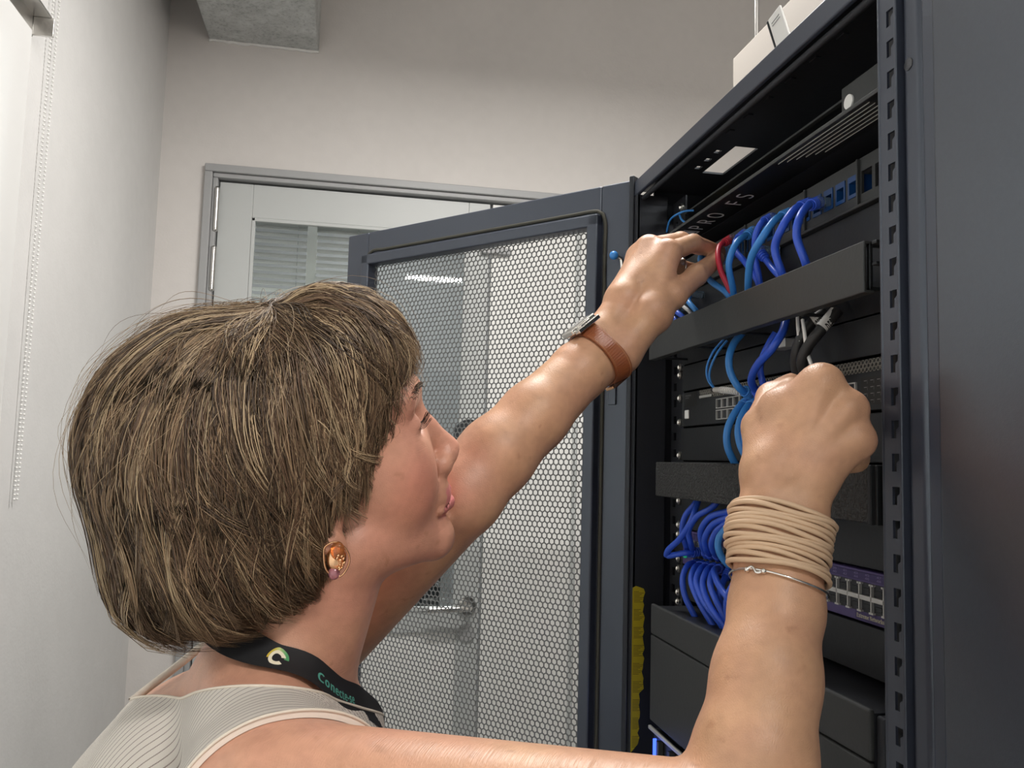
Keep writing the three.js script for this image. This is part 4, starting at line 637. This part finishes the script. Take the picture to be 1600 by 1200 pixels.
// ---------------------------------------------------------------- clothing
{
  const neck = planeThrough(V(-.1487, 1.2345, -.6926), V(-.0624, 1.2606, -.6045), V(.022, 1.2189, -.6969), V(-.06, 1.1, -.72));
  const armR = planeThrough(V(-.0793, 1.2339, -.5433), V(-.0027, 1.2528, -.5661), V(-.03, 1.1, -.6), V(-.06, 1.1, -.72));
  const armL = planeThrough(V(-.1, 1.22, -.885), V(0, 1.225, -.885), V(-.03, 1.1, -.86), V(-.06, 1.1, -.72));
  const region = p => Math.min(neck(p), armR(p), armL(p), p.y - .94, .2 - p.x);
  const { g, rim } = shellFrom(region, .0035, .0015);
  const tex = canvasTex(512, 512, (c, w, h) => { c.fillStyle = '#f4ece2'; c.fillRect(0, 0, w, h); for (let i = 0; i < 4000; i++) { c.fillStyle = i % 2 ? 'rgba(255,250,240,.25)' : 'rgba(190,170,150,.2)'; c.fillRect((i * 73) % 512, (i * 131) % 512, 3, 2); } c.fillStyle = '#5c382c'; for (let k = 0; k < 4; k++) for (let q = 0; q < 32; q++) c.fillRect(k * 128 + 54 + (q % 3), q * 16, 19, 10); });
  tex.wrapS = tex.wrapT = THREE.RepeatWrapping;
  const p = g.attributes.position, uv = [], cloth = p.count - rim.length * 6; for (let i = 0; i < p.count; i++) { if (i >= cloth) { uv.push(0, 0); continue; } const x = p.getX(i), y = p.getY(i), z = p.getZ(i); uv.push((z + .3 * x) / .0205, (x + y) / .024); }
  g.setAttribute('uv', new THREE.Float32BufferAttribute(uv, 2));
  tag(obj('sleeveless_top', g, M3({ map: tex, roughness: .9, sheen: .3, sheenRoughness: .8, bumpMap: rep(grainTex, 8), bumpScale: .0004 }), person), 'cream sleeveless top with thin brown dashed stripes'); delete person.children[person.children.length - 1].userData.category;
  // rolled seam along the hems
  const seam = []; for (const [a, b] of rim) if (a.p.distanceTo(b.p) > 1e-5 && a.p.y > .96) seam.push(cyl(a.p.clone().addScaledVector(a.n, .0052), b.p.clone().addScaledVector(b.n, .0052), .0011, .0011, 5));
  if (seam.length) obj('hem', seam, M3({ color: lin(.72, .64, .54), roughness: .9 }), person);
  obj('shoulder_strap', tube(PTS.strap.map(A3), .0034, 40, 8), M3({ color: lin(.78, .7, .6), roughness: .9, bumpMap: rep(grainTex, 8), bumpScale: .0006 }), person);
  // trousers and shoes below the picture
  const hipR = V(-.16, .9, -.66), hipL = V(-.16, .9, -.81), np = prims.length; const save = prims.splice(0, prims.length);
  ell(V(-.155, .93, -.735), .115, .12, .16, .03, X0, Y0, Z0); cap(hipR, V(-.14, .5, -.65), .09, .06, .04); cap(V(-.14, .5, -.65), V(-.17, .09, -.64), .06, .045, .03); cap(hipL, V(-.13, .5, -.83), .09, .06, .04); cap(V(-.13, .5, -.83), V(-.16, .09, -.85), .06, .045, .03);
  const low = prims.splice(0, prims.length); for (const q of save) prims.push(q);
  const cs = (x, y, z) => { let d = 1e3; for (const p of low) { const ex = x - p.cx, ey = y - p.cy, ez = z - p.cz; let q; if (p.t === 0) { const vx = x - p.ax, vy = y - p.ay, vz = z - p.az; const h = Math.max(0, Math.min(1, (vx * p.dx + vy * p.dy + vz * p.dz) / p.L2)); q = Math.hypot(vx - p.dx * h, vy - p.dy * h, vz - p.dz * h) - (p.ra + (p.rb - p.ra) * h); } else q = (Math.hypot(ex / p.rf, ey / p.ru, ez / p.rs) - 1) * p.rf; const e = Math.max(p.k - Math.abs(q - d), 0) / p.k; d = Math.min(d, q) - e * e * p.k * .25; } return Math.max(d, .075 - y); };
  const tn = surfaceNet(cs, [-.34, .06, -1.0], [.04, 1.06, -.48], .012), tg = new THREE.BufferGeometry(); tg.setAttribute('position', new THREE.Float32BufferAttribute(tn.pos, 3)); tg.setIndex(tn.idx); tg.computeVertexNormals();
  obj('trousers', tg, M3({ color: lin(.03, .034, .05), roughness: .85 }), person);
  for (const z of [-.64, -.85]) { const s = new RoundedBoxGeometry(.25, .08, .09, 4, .035); s.translate(-.11, .0405, z); obj('shoe', s, M.black, person); }
}
// ---------------------------------------------------------------- lashes and brows
{
  const hm = M3({ color: lin(.02, .012, .008), roughness: .6 }), lash = [], brow = [];
  for (const s of [-1, 1]) {
    for (let k = 0; k < 22; k++) { const a = k / 21, q = H(.0845 - .004 * a * a - .002, .0105 + .003 * Math.sin(a * 3), s * (.025 + .019 * a)); lash.push(tube([q, q.clone().addScaledVector(HF, .0045).addScaledVector(HS, s * .0015 * a), q.clone().addScaledVector(HF, .0095 + .002 * rnd()).addScaledVector(HU, .005 + .002 * rnd()).addScaledVector(HS, s * (.001 + .004 * a))], .00016, 6, 4)); }
    for (let k = 0; k < 90; k++) { const a = rnd(), q = V(0, 0, 0).copy(H(.096 - .022 * a * a, .036 + .004 * Math.sin(a * 3) + .0035 * (rnd() - .5), s * (.012 + .034 * a))); let n = grad(q.x, q.y, q.z); for (let i = 0; i < 5; i++) q.addScaledVector(n, -sdf(q.x, q.y, q.z)); brow.push(tube([q, q.clone().addScaledVector(n, .0009).addScaledVector(HS, s * .003).addScaledVector(HU, .0016), q.clone().addScaledVector(n, .0006).addScaledVector(HS, s * .006).addScaledVector(HU, .001)], .0002, 4, 3)); }
  }
  obj('eyelashes', lash, hm, person); obj('eyebrows', brow, M3({ color: lin(.06, .035, .02), roughness: .6 }), person);
}
// ---------------------------------------------------------------- hair
{
  const smin = (a, b, k) => { const e = Math.max(k - Math.abs(a - b), 0) / k; return Math.min(a, b) - e * e * k * .25; };
  const el = (f, u, s, c, r) => { const a = (f - c[0]) / r[0], b = (u - c[1]) / r[1], d = (s - c[2]) / r[2], k0 = Math.hypot(a, b, d), k1 = Math.hypot(a / r[0], b / r[1], d / r[2]); return k1 < 1e-9 ? -.05 : k0 * (k0 - 1) / k1; };
  const env = (f, u, s) => smin(smin(el(f, u, s, [-.052, .032, 0], [.112, .112, .104]), el(f, u, s, [.03, .068, 0], [.072, .07, .078]), .03), el(f, u, s, [-.078, -.038, 0], [.094, .068, .088]), .03);
  const HC = [-.035, .03, 0], ax = V(.04, .105, .012).normalize(), fw = V(1, 0, 0).addScaledVector(ax, -ax.x).normalize(), sd = new THREE.Vector3().crossVectors(fw, ax).normalize();
  const dirOf = (t, ph) => V(0, 0, 0).addScaledVector(ax, Math.cos(t)).addScaledVector(fw, Math.sin(t) * Math.cos(ph)).addScaledVector(sd, Math.sin(t) * Math.sin(ph));
  const NT = 72, NP = 144, TB = new Float32Array((NT + 1) * NP);
  for (let a = 0; a <= NT; a++) for (let b = 0; b < NP; b++) { const d = dirOf(a / NT * Math.PI, b / NP * 2 * Math.PI); let lo = 0, hi = .32; for (let i = 0; i < 22; i++) { const m = (lo + hi) / 2; env(HC[0] + d.x * m, HC[1] + d.y * m, HC[2] + d.z * m) < 0 ? lo = m : hi = m; } TB[a * NP + b] = lo; }
  const rad = (t, ph) => { const x = Math.min(NT - .001, Math.max(0, t / Math.PI * NT)), y = ((ph / (2 * Math.PI) % 1 + 1) % 1) * NP, a = Math.floor(x), b = Math.floor(y) % NP, fa = x - a, fb = y - Math.floor(y), c = (b + 1) % NP; return (TB[a * NP + b] * (1 - fb) + TB[a * NP + c] * fb) * (1 - fa) + (TB[(a + 1) * NP + b] * (1 - fb) + TB[(a + 1) * NP + c] * fb) * fa; };
  const at = (t, ph, k) => { const d = dirOf(t, ph), r = rad(t, ph) * k; return [HC[0] + d.x * r, HC[1] + d.y * r, HC[2] + d.z * r]; };
  const zone = [[.079, .0601], [.0651, .0401], [.0481, .0261], [.0314, .0027], [.0241, -.0138], [.0139, -.0232], [.0063, -.0147], [-.0138, -.0187], [-.0301, -.0319], [-.0351, -.0468], [-.0191, -.0602], [-.0167, -.0724], [-.0373, -.0818], [-.0673, -.0929], [-.103, -.0821], [-.1369, -.0663], [-.16, -.2], [.3, -.2], [.3, .0601]];
  const bare = (f, u) => { let c = false; for (let i = 0, k = zone.length - 1; i < zone.length; k = i++) { const [x1, y1] = zone[i], [x2, y2] = zone[k]; if ((y1 > u) !== (y2 > u) && f < (x2 - x1) * (u - y1) / (y2 - y1) + x1) c = !c; } return c; };
  const hem = ph => { for (let t = .25; t < Math.PI; t += .02) { const q = at(t, ph, 1); if (bare(q[0], q[1])) return t; } return 2.9; };
  const HEM = []; for (let b = 0; b < 360; b++) HEM.push(hem(b * Math.PI / 180));
  const hemAt = ph => { const y = ((ph / (2 * Math.PI) % 1 + 1) % 1) * 360; return HEM[Math.floor(y) % 360]; };
  // dense under-layer that keeps the scalp from showing
  const up = [], ui = [], W = 96, RWS = 30;
  for (let b = 0; b <= W; b++) { const ph = b / W * 2 * Math.PI, t1 = hemAt(ph) - .05; for (let a = 0; a <= RWS + 4; a++) { const q = a <= RWS ? at(t1 * a / RWS, ph, .895) : at(t1, ph, .895 - (a - RWS) * .05); const w = H(...q); up.push(w.x, w.y, w.z); } }
  const C1 = RWS + 5; for (let b = 0; b < W; b++) for (let a = 0; a < RWS + 4; a++) { const o = b * C1 + a; ui.push(o, o + C1, o + 1, o + 1, o + C1, o + C1 + 1); }
  const ug = new THREE.BufferGeometry(); ug.setAttribute('position', new THREE.Float32BufferAttribute(up, 3)); ug.setIndex(ui); ug.computeVertexNormals();
  const hairPart = new THREE.Group(); hairPart.name = 'hair'; person.add(hairPart); hairPart.userData.label = 'short layered light brown bob with blond highlights';
  obj('under_layer', ug, M3({ color: lin(.2, .134, .08), roughness: .8, side: THREE.DoubleSide }), hairPart);
  const pos = [], nor = [], col = [], idx = [];
  const tones = [[.06, .036, .022], [.1, .062, .036], [.16, .102, .058], [.27, .18, .105], [.42, .31, .19], [.12, .07, .042]];
  function strand(P, r, tone, tipThin) {
    const n = P.length, base = pos.length / 3;
    for (let i = 0; i < n; i++) {
      const a = P[Math.max(0, i - 1)], b = P[Math.min(n - 1, i + 1)], d = b.clone().sub(a).normalize(), o = Math.abs(d.y) < .9 ? V(0, 1, 0) : V(1, 0, 0), s = o.cross(d).normalize(), q = d.clone().cross(s), f = i / (n - 1), rr = r * (f > .7 ? 1 - (f - .7) / .3 * tipThin : 1);
      for (let k = 0; k < 3; k++) { const c = Math.cos(k * 2.094), e = Math.sin(k * 2.094), nx = s.x * c + q.x * e, ny = s.y * c + q.y * e, nz = s.z * c + q.z * e; pos.push(P[i].x + nx * rr, P[i].y + ny * rr, P[i].z + nz * rr); nor.push(nx, ny, nz); col.push(tone[0], tone[1], tone[2]); }
    }
    for (let i = 0; i < n - 1; i++) for (let k = 0; k < 3; k++) { const a = base + i * 3 + k, b = base + i * 3 + (k + 1) % 3; idx.push(a, b, a + 3, b, b + 3, a + 3); }
  }
  // locks share a course, strands scatter inside them and close up towards the tip
  const NCL = 1000;
  for (let c = 0; c < NCL; c++) {
    const ph0 = rnd() * 2 * Math.PI, t0 = .02 + .95 * Math.pow(rnd(), 1.5), full = hemAt(ph0); if (full - t0 < .35) continue;
    const short = c % 7 < 2, len = short ? .55 + .42 * rnd() : 1, t1 = t0 + (full - t0) * len + .08 * (rnd() - .4), layer = short ? .965 + .05 * rnd() : .945 + .055 * rnd();
    const near = Math.sin(ph0), back = Math.cos(ph0) < .3 ? 1 : 0, sway = .3 * (rnd() - .5), curl = rnd() < .4 ? .07 * rnd() : -.06 * rnd(), wave = .03 + .07 * rnd() * (back ? 1 : .4), wp = rnd() * 6, wf = 4 + 3.5 * rnd(), sweep = -back * near * (.3 + .6 * rnd()), tone0 = Math.floor(rnd() * tones.length), width = .03 + .055 * rnd(), cross = (rnd() - .5) * .9;
    for (let k = 0; k < 15; k++) {
      const dph = (rnd() - .5) * 2 * width, dl = (rnd() - .5) * .02, dt = (rnd() - .5) * .12, pts = [], n = 16, ts = t1 + dt, my = rnd() * .025, mp = rnd() * 6, mf = 5 + 5 * rnd(), rc = cross + (rnd() - .5) * .6;
      for (let i = 0; i < n; i++) {
        const f = i / (n - 1), t = t0 + (ts - t0) * f, pinch = f < .3 ? 1.5 - f * 1.4 : 1.08 - .6 * smooth(.55, 1, f);
        const ph = ph0 + rc * Math.max(0, 1 - f * 3.2) + dph * pinch / Math.max(.35, Math.sin(t)) + (sway * f * f + sweep * f * f * f + wave * smooth(.3, .8, f) * Math.sin(wp + f * wf) + my * Math.sin(mp + f * mf)) / Math.max(.5, Math.sin(t));
        const kk = (layer + dl) * (.925 + .075 * smooth(0, .35, f)) + curl * Math.max(0, f - .7) * 3 + .012 * smooth(.2, .5, f) * Math.sin(wp * 2 + f * wf * 1.5);
        pts.push(H(...at(t, ph, kk)));
      }
      const tn = tones[rnd() < .65 ? tone0 : Math.floor(rnd() * tones.length)], v = .7 + .6 * rnd();
      strand(pts, .0002 + .00024 * rnd(), tn.map(x => x * v), .85);
    }
  }
  // loose wavy locks over the lower half
  for (let c = 0; c < 150; c++) {
    const ph0 = .9 + rnd() * 4.5, full = hemAt(ph0), t0 = full * (.42 + .25 * rnd()), t1 = full * (.9 + .1 * rnd()), layer = .985 + .03 * rnd(), wp = rnd() * 6, wf = 4 + 4 * rnd(), wave = .05 + .09 * rnd(), sweep = -.4 * Math.sin(ph0) * rnd(), tone0 = Math.floor(rnd() * tones.length), curl = (rnd() - .55) * .1;
    for (let k = 0; k < 14; k++) {
      const dph = (rnd() - .5) * .09, dl = (rnd() - .5) * .012, pts = [], mp = rnd() * 6, my = .02 * rnd(), ts = t1 + (rnd() - .5) * .1;
      for (let i = 0; i < 15; i++) { const f = i / 14, t = t0 + (ts - t0) * f; pts.push(H(...at(t, ph0 + dph * (1.1 - .8 * f) + wave * f * Math.sin(wp + wf * f) + sweep * f * f + my * Math.sin(mp + 6 * f), (layer + dl) * (.955 + .045 * smooth(0, .3, f)) + curl * Math.max(0, f - .6) * 2))); }
      const v = .75 + .5 * rnd(); strand(pts, .0002 + .0002 * rnd(), tones[rnd() < .7 ? tone0 : Math.floor(rnd() * tones.length)].map(x => x * v), .9);
    }
  }
  // flyaways
  for (let c = 0; c < 420; c++) {
    const ph = rnd() * 2 * Math.PI, t0 = .05 + 1.2 * rnd(), t1 = Math.min(hemAt(ph) + .1, t0 + .35 + 1.0 * rnd()), lift = .03 + .13 * rnd() * rnd(), drift = (rnd() - .5) * .9, pts = [], w = rnd() * 6;
    for (let i = 0; i < 14; i++) { const f = i / 13; pts.push(H(...at(t0 + (t1 - t0) * f, ph + drift * f * f + .03 * Math.sin(w + 5 * f), .97 + lift * Math.sin(f * 2.4) + .01 * Math.sin(w + 7 * f)))); }
    strand(pts, .00012 + .00008 * rnd(), tones[2 + Math.floor(rnd() * 3)], .7);
  }
  const g = new THREE.BufferGeometry(); g.setAttribute('position', new THREE.Float32BufferAttribute(pos, 3)); g.setAttribute('normal', new THREE.Float32BufferAttribute(nor, 3)); g.setAttribute('color', new THREE.Float32BufferAttribute(col, 3)); g.setIndex(idx);
  const hs = obj('strands', g, M3({ vertexColors: true, roughness: .42, sheen: .2, sheenColor: lin(.6, .5, .35) }), hairPart); hs.userData.kind = 'stuff';
}
// ---------------------------------------------------------------- things she wears
const onSkin = (p, lift) => { const q = p.clone(); for (let i = 0; i < 12; i++) { const d = sdf(q.x, q.y, q.z) - lift; if (Math.abs(d) < 1e-5) break; q.addScaledVector(grad(q.x, q.y, q.z), -d); } return q; };
function cast(c, d) { let lo = .004, hi = .07; for (let r = .008; r < .07; r += .002) if (sdf(c.x + d.x * r, c.y + d.y * r, c.z + d.z * r) > 0) { hi = r; lo = r - .002; break; } for (let i = 0; i < 12; i++) { const m = (lo + hi) / 2; sdf(c.x + d.x * m, c.y + d.y * m, c.z + d.z * m) > 0 ? hi = m : lo = m; } return hi; }
function frame(axis, ref) { const z = axis.clone().normalize(), x = ref.clone().addScaledVector(z, -ref.dot(z)).normalize(); return { z, x, y: new THREE.Vector3().crossVectors(z, x) }; }
function band(c, axis, ref, w, lift, th, a0 = 0, a1 = 2 * Math.PI, n = 72) {
  const { x, y, z } = frame(axis, ref), pos = [], idx = [], uv = [], rows = [[-w / 2, lift], [-w / 2, lift + th], [w / 2, lift + th], [w / 2, lift]];
  for (let i = 0; i <= n; i++) { const a = a0 + (a1 - a0) * i / n, d = x.clone().multiplyScalar(Math.cos(a)).addScaledVector(y, Math.sin(a)); for (const [o, l] of rows) { const cc = c.clone().addScaledVector(z, o), r = cast(cc, d) + l; const p = cc.addScaledVector(d, r); pos.push(p.x, p.y, p.z); uv.push(i / n, l > lift ? 1 : 0); } }
  for (let i = 0; i < n; i++) for (let k = 0; k < 4; k++) { const p = i * 4 + k, q = i * 4 + (k + 1) % 4; idx.push(p, p + 4, q, q, p + 4, q + 4); }
  let g = new THREE.BufferGeometry(); g.setAttribute('position', new THREE.Float32BufferAttribute(pos, 3)); g.setAttribute('uv', new THREE.Float32BufferAttribute(uv, 2)); g.setIndex(idx); g = g.toNonIndexed(); g.computeVertexNormals(); return g;
}
const camRight = V(.982, .027, .189), upV = V(0, 1, 0);
{ // wristwatch on the far arm
  const w = thing('wristwatch', 'steel wristwatch on a tan leather strap around the raised far wrist', 'watch');
  const wm = j('LWa').lerp(j('LWb'), .5), ax = wm.clone().sub(j('LF3')).normalize(), c = j('LF3').lerp(wm, .62), ref = V(-.72, .62, .1);
  obj('strap', band(c, ax, ref, .019, .0006, .0022), M.brownLeather, w);
  obj('strap_stitching', [band(c.clone().addScaledVector(ax, -.0078), ax, ref, .0006, .0028, .0003), band(c.clone().addScaledVector(ax, .0078), ax, ref, .0006, .0028, .0003)], M.stitch, w);
  const F = frame(ax, ref), put = (g, ang, extra) => { const d = F.x.clone().multiplyScalar(Math.cos(ang)).addScaledVector(F.y, Math.sin(ang)), t = new THREE.Vector3().crossVectors(d, F.z), r = cast(c, d) + extra; g.applyMatrix4(new THREE.Matrix4().makeBasis(t, d, F.z).setPosition(c.clone().addScaledVector(d, r))); return g; };   // x round the wrist, y outwards, z along the arm
  const cs = new THREE.Group(); cs.name = 'watch_case'; w.add(cs);
  obj('case_body', put(new RoundedBoxGeometry(.022, .0065, .034, 3, .0018), 0, .0052), M.silverMetal, cs);
  obj('dial_glass', put(new RoundedBoxGeometry(.015, .001, .02, 2, .0004), 0, .0087), M3({ color: lin(.5, .5, .48), roughness: .08, metalness: .4 }), cs);
  for (const s of [-1, 1]) { obj('lug', put(new RoundedBoxGeometry(.004, .006, .014, 2, .001).translate(s * .0125, -.001, 0), 0, .0052), M.silverMetal, cs); }
  obj('bar_link', put(new RoundedBoxGeometry(.009, .0045, .03, 2, .001).translate(-.0155, -.002, 0), 0, .0052), M.silverMetal, cs);
  obj('crown', put(new THREE.CylinderGeometry(.0025, .0025, .004, 14).rotateX(Math.PI / 2).translate(0, 0, .019), 0, .0052), M.gold, cs);
  obj('buckle', [put(new RoundedBoxGeometry(.013, .0035, .0025, 2, .001).translate(0, 0, .0118), Math.PI, .0035), put(new RoundedBoxGeometry(.013, .0035, .0025, 2, .001).translate(0, 0, -.0118), Math.PI, .0035), put(new RoundedBoxGeometry(.0025, .0035, .026, 2, .001).translate(.0065, 0, 0), Math.PI, .0035)], M.gold, w);
  obj('strap_keeper', put(new RoundedBoxGeometry(.012, .0055, .0205, 2, .002), Math.PI - .1, .003), M.darkLeather, w);
}
const wristAx = j('RWa').lerp(j('RWb'), .5).sub(j('RF3')).normalize();
function loop(c, axis, ref, lift, r, wob, ph, tilt) {
  const F = frame(axis, ref), pts = []; for (let i = 0; i < 64; i++) { const a = i / 64 * 2 * Math.PI, d = F.x.clone().multiplyScalar(Math.cos(a)).addScaledVector(F.y, Math.sin(a)), cc = c.clone().addScaledVector(F.z, tilt * Math.cos(a) + wob * Math.sin(2 * a + ph) + wob * .6 * Math.sin(3 * a + ph * 2)); pts.push(cc.clone().addScaledVector(d, cast(cc, d) + lift)); }
  return tube(pts, r, 160, 8, true);
}
{
  const b = thing('cord_bracelet', 'beige leather cord wound many times around the near wrist', 'bracelet');
  const wm = j('RWa').lerp(j('RWb'), .5);
  for (let k = 0; k < 13; k++) obj('cord', loop(wm.clone().addScaledVector(wristAx, .011 - k * .0033), wristAx, camRight, .0017 + .0016 * rnd(), .0018, .0009, k * 1.3, -.0035), M.cord, b);
  const g = thing('bangle', 'thin silver hook bangle below the cord bracelet', 'bracelet'), c = wm.clone().addScaledVector(wristAx, -.0365);
  obj('ring', loop(c, wristAx, camRight, .0016, .0008, .0006, 1, -.004), M.silverMetal, g);
  const F = frame(wristAx, camRight), kn = a => { const d = F.x.clone().multiplyScalar(Math.cos(a)).addScaledVector(F.y, Math.sin(a)), cc = c.clone().addScaledVector(F.z, -.004 * Math.cos(a)); return cc.clone().addScaledVector(d, cast(cc, d) + .002); };
  const sg = [-1, 1].sort((p, q) => kn(q * 2.2).z - kn(p * 2.2).z)[0];
  obj('clasp', [tube([kn(sg * 2.5), kn(sg * 2.38).addScaledVector(wristAx, .0018), kn(sg * 2.26).addScaledVector(wristAx, -.0015), kn(sg * 2.12)], .0011, 24, 8), new THREE.SphereGeometry(.0019, 10, 8).translate(...kn(sg * 2.5).toArray()), new THREE.SphereGeometry(.0019, 10, 8).translate(...kn(sg * 2.12).toArray())], M.silverMetal, g);
}
{ // earring
  const e = thing('earring', 'gold cluster earring with amber and pink stones on the ear lobe', 'earring');
  const c = H(-.0155, -.046, .0835), P = (f, u, s) => c.clone().addScaledVector(HF, f).addScaledVector(HU, u).addScaledVector(HS, s), sph = (p, r, a = 1, b = 1) => new THREE.SphereGeometry(r, 14, 10).scale(1, a, b).translate(p.x, p.y, p.z);
  obj('shell', sph(P(.001, 0, 0), .0072, 1.25, .55), M.gold, e); obj('amber_stone', sph(P(.003, .006, .003), .005, 1.3, .8), M.amber, e);
  obj('pink_stone', sph(P(-.004, -.0095, .002), .0042, 1.1, .8), M.pinkStone, e); obj('wire', tube([P(-.004, .011, 0), P(.004, .012, .002), P(.009, .004, .003), P(.008, -.006, .003), P(-.001, -.013, .003), P(-.008, -.006, .002), P(-.007, .005, .001)], .0007, 50, 6, true), M.gold, e);
  for (let k = 0; k < 22; k++) obj('bead', sph(P(.002 + .005 * (rnd() - .4), -.001 + .011 * (rnd() - .5), .0045 + .002 * rnd()), .0009 + .0005 * rnd()), M.gold, e);
}
{ // ring
  const r = thing('finger_ring', 'silver ring with a clear stone on the raised hand', 'ring'), a = j('LRP'), b = j('LRT'), d = b.clone().sub(a).normalize(), c = a.clone().lerp(b, .22);
  const g = new THREE.TorusGeometry(.0098, .0012, 8, 30).applyQuaternion(new THREE.Quaternion().setFromUnitVectors(Z0, d)); g.translate(c.x, c.y, c.z); obj('hoop', g, M.silverMetal, r);
  const s = c.clone().add(V(-.002, .003, .0115)); obj('stone', new THREE.OctahedronGeometry(.0038, 1).translate(s.x, s.y, s.z), M3({ color: lin(.9, .9, 1), roughness: 0, transmission: .9, thickness: .004, ior: 2.2 }), r);
}
{ // lanyard
  const l = thing('lanyard', 'black printed neck lanyard with a ring logo lying on her shoulder', 'lanyard');
  const path = [V(-.1, 1.283, -.72), V(-.0745, 1.2815, -.6597), V(-.045, 1.2719, -.637), V(-.004, 1.2423, -.6627), V(.016, 1.222, -.7), V(.033, 1.19, -.735), V(.05, 1.15, -.745), V(.052, 1.1, -.745)];
  const cv = new THREE.CatmullRomCurve3(path), n = 90, pos = [], uv = [], idx = [];
  for (let i = 0; i <= n; i++) { const q = onSkin(cv.getPoint(i / n), .0045), q2 = onSkin(cv.getPoint(Math.min(1, i / n + .01)), .0045), nn = grad(q.x, q.y, q.z), tg = q2.clone().sub(q); if (i === n) tg.set(0, -1, 0); tg.normalize(); const sd = nn.clone().cross(tg).normalize(); for (const s of [-1, -.5, 0, .5, 1]) { const p = q.clone().addScaledVector(sd, s * .0125); const d = sdf(p.x, p.y, p.z); if (d < .0038) p.addScaledVector(grad(p.x, p.y, p.z), .0038 - d); pos.push(p.x, p.y, p.z); uv.push(i / n, s * .5 + .5); } }
  for (let i = 0; i < n; i++) for (let k = 0; k < 4; k++) { const o = i * 5 + k; idx.push(o, o + 5, o + 1, o + 1, o + 5, o + 6); }
  const g = new THREE.BufferGeometry(); g.setAttribute('position', new THREE.Float32BufferAttribute(pos, 3)); g.setAttribute('uv', new THREE.Float32BufferAttribute(uv, 2)); g.setIndex(idx); g.computeVertexNormals();
  const L = cv.getLength(), pxm = 2048 / L;
  const tx = canvasTex(2048, Math.round(.025 * pxm), (c, w, h) => { c.fillStyle = '#17181b'; c.fillRect(0, 0, w, h); const x0 = w * .285, R = h * .3; c.lineWidth = h * .13; const gr = c.createLinearGradient(x0 - R, 0, x0 + R, 0); gr.addColorStop(0, '#c9b03a'); gr.addColorStop(.5, '#c7d28a'); gr.addColorStop(1, '#4f9a63'); c.strokeStyle = gr; c.beginPath(); c.arc(x0, h * .48, R, Math.PI * .9, Math.PI * 2.05); c.stroke(); c.strokeStyle = '#ece2c8'; c.beginPath(); c.arc(x0, h * .5, R * .72, .25 * Math.PI, 1.95 * Math.PI); c.stroke(); c.fillStyle = '#4f9c8c'; c.font = `bold ${Math.round(h * .38)}px sans-serif`; c.fillText('Conecte-se', w * .36, h * .66); c.fillText('Conecte-se', w * .75, h * .66); c.fillStyle = '#e9e9e4'; });
  obj('strap', g, M3({ map: tx, roughness: .7, side: THREE.DoubleSide }), l);
}
renderer.render(scene, camera);
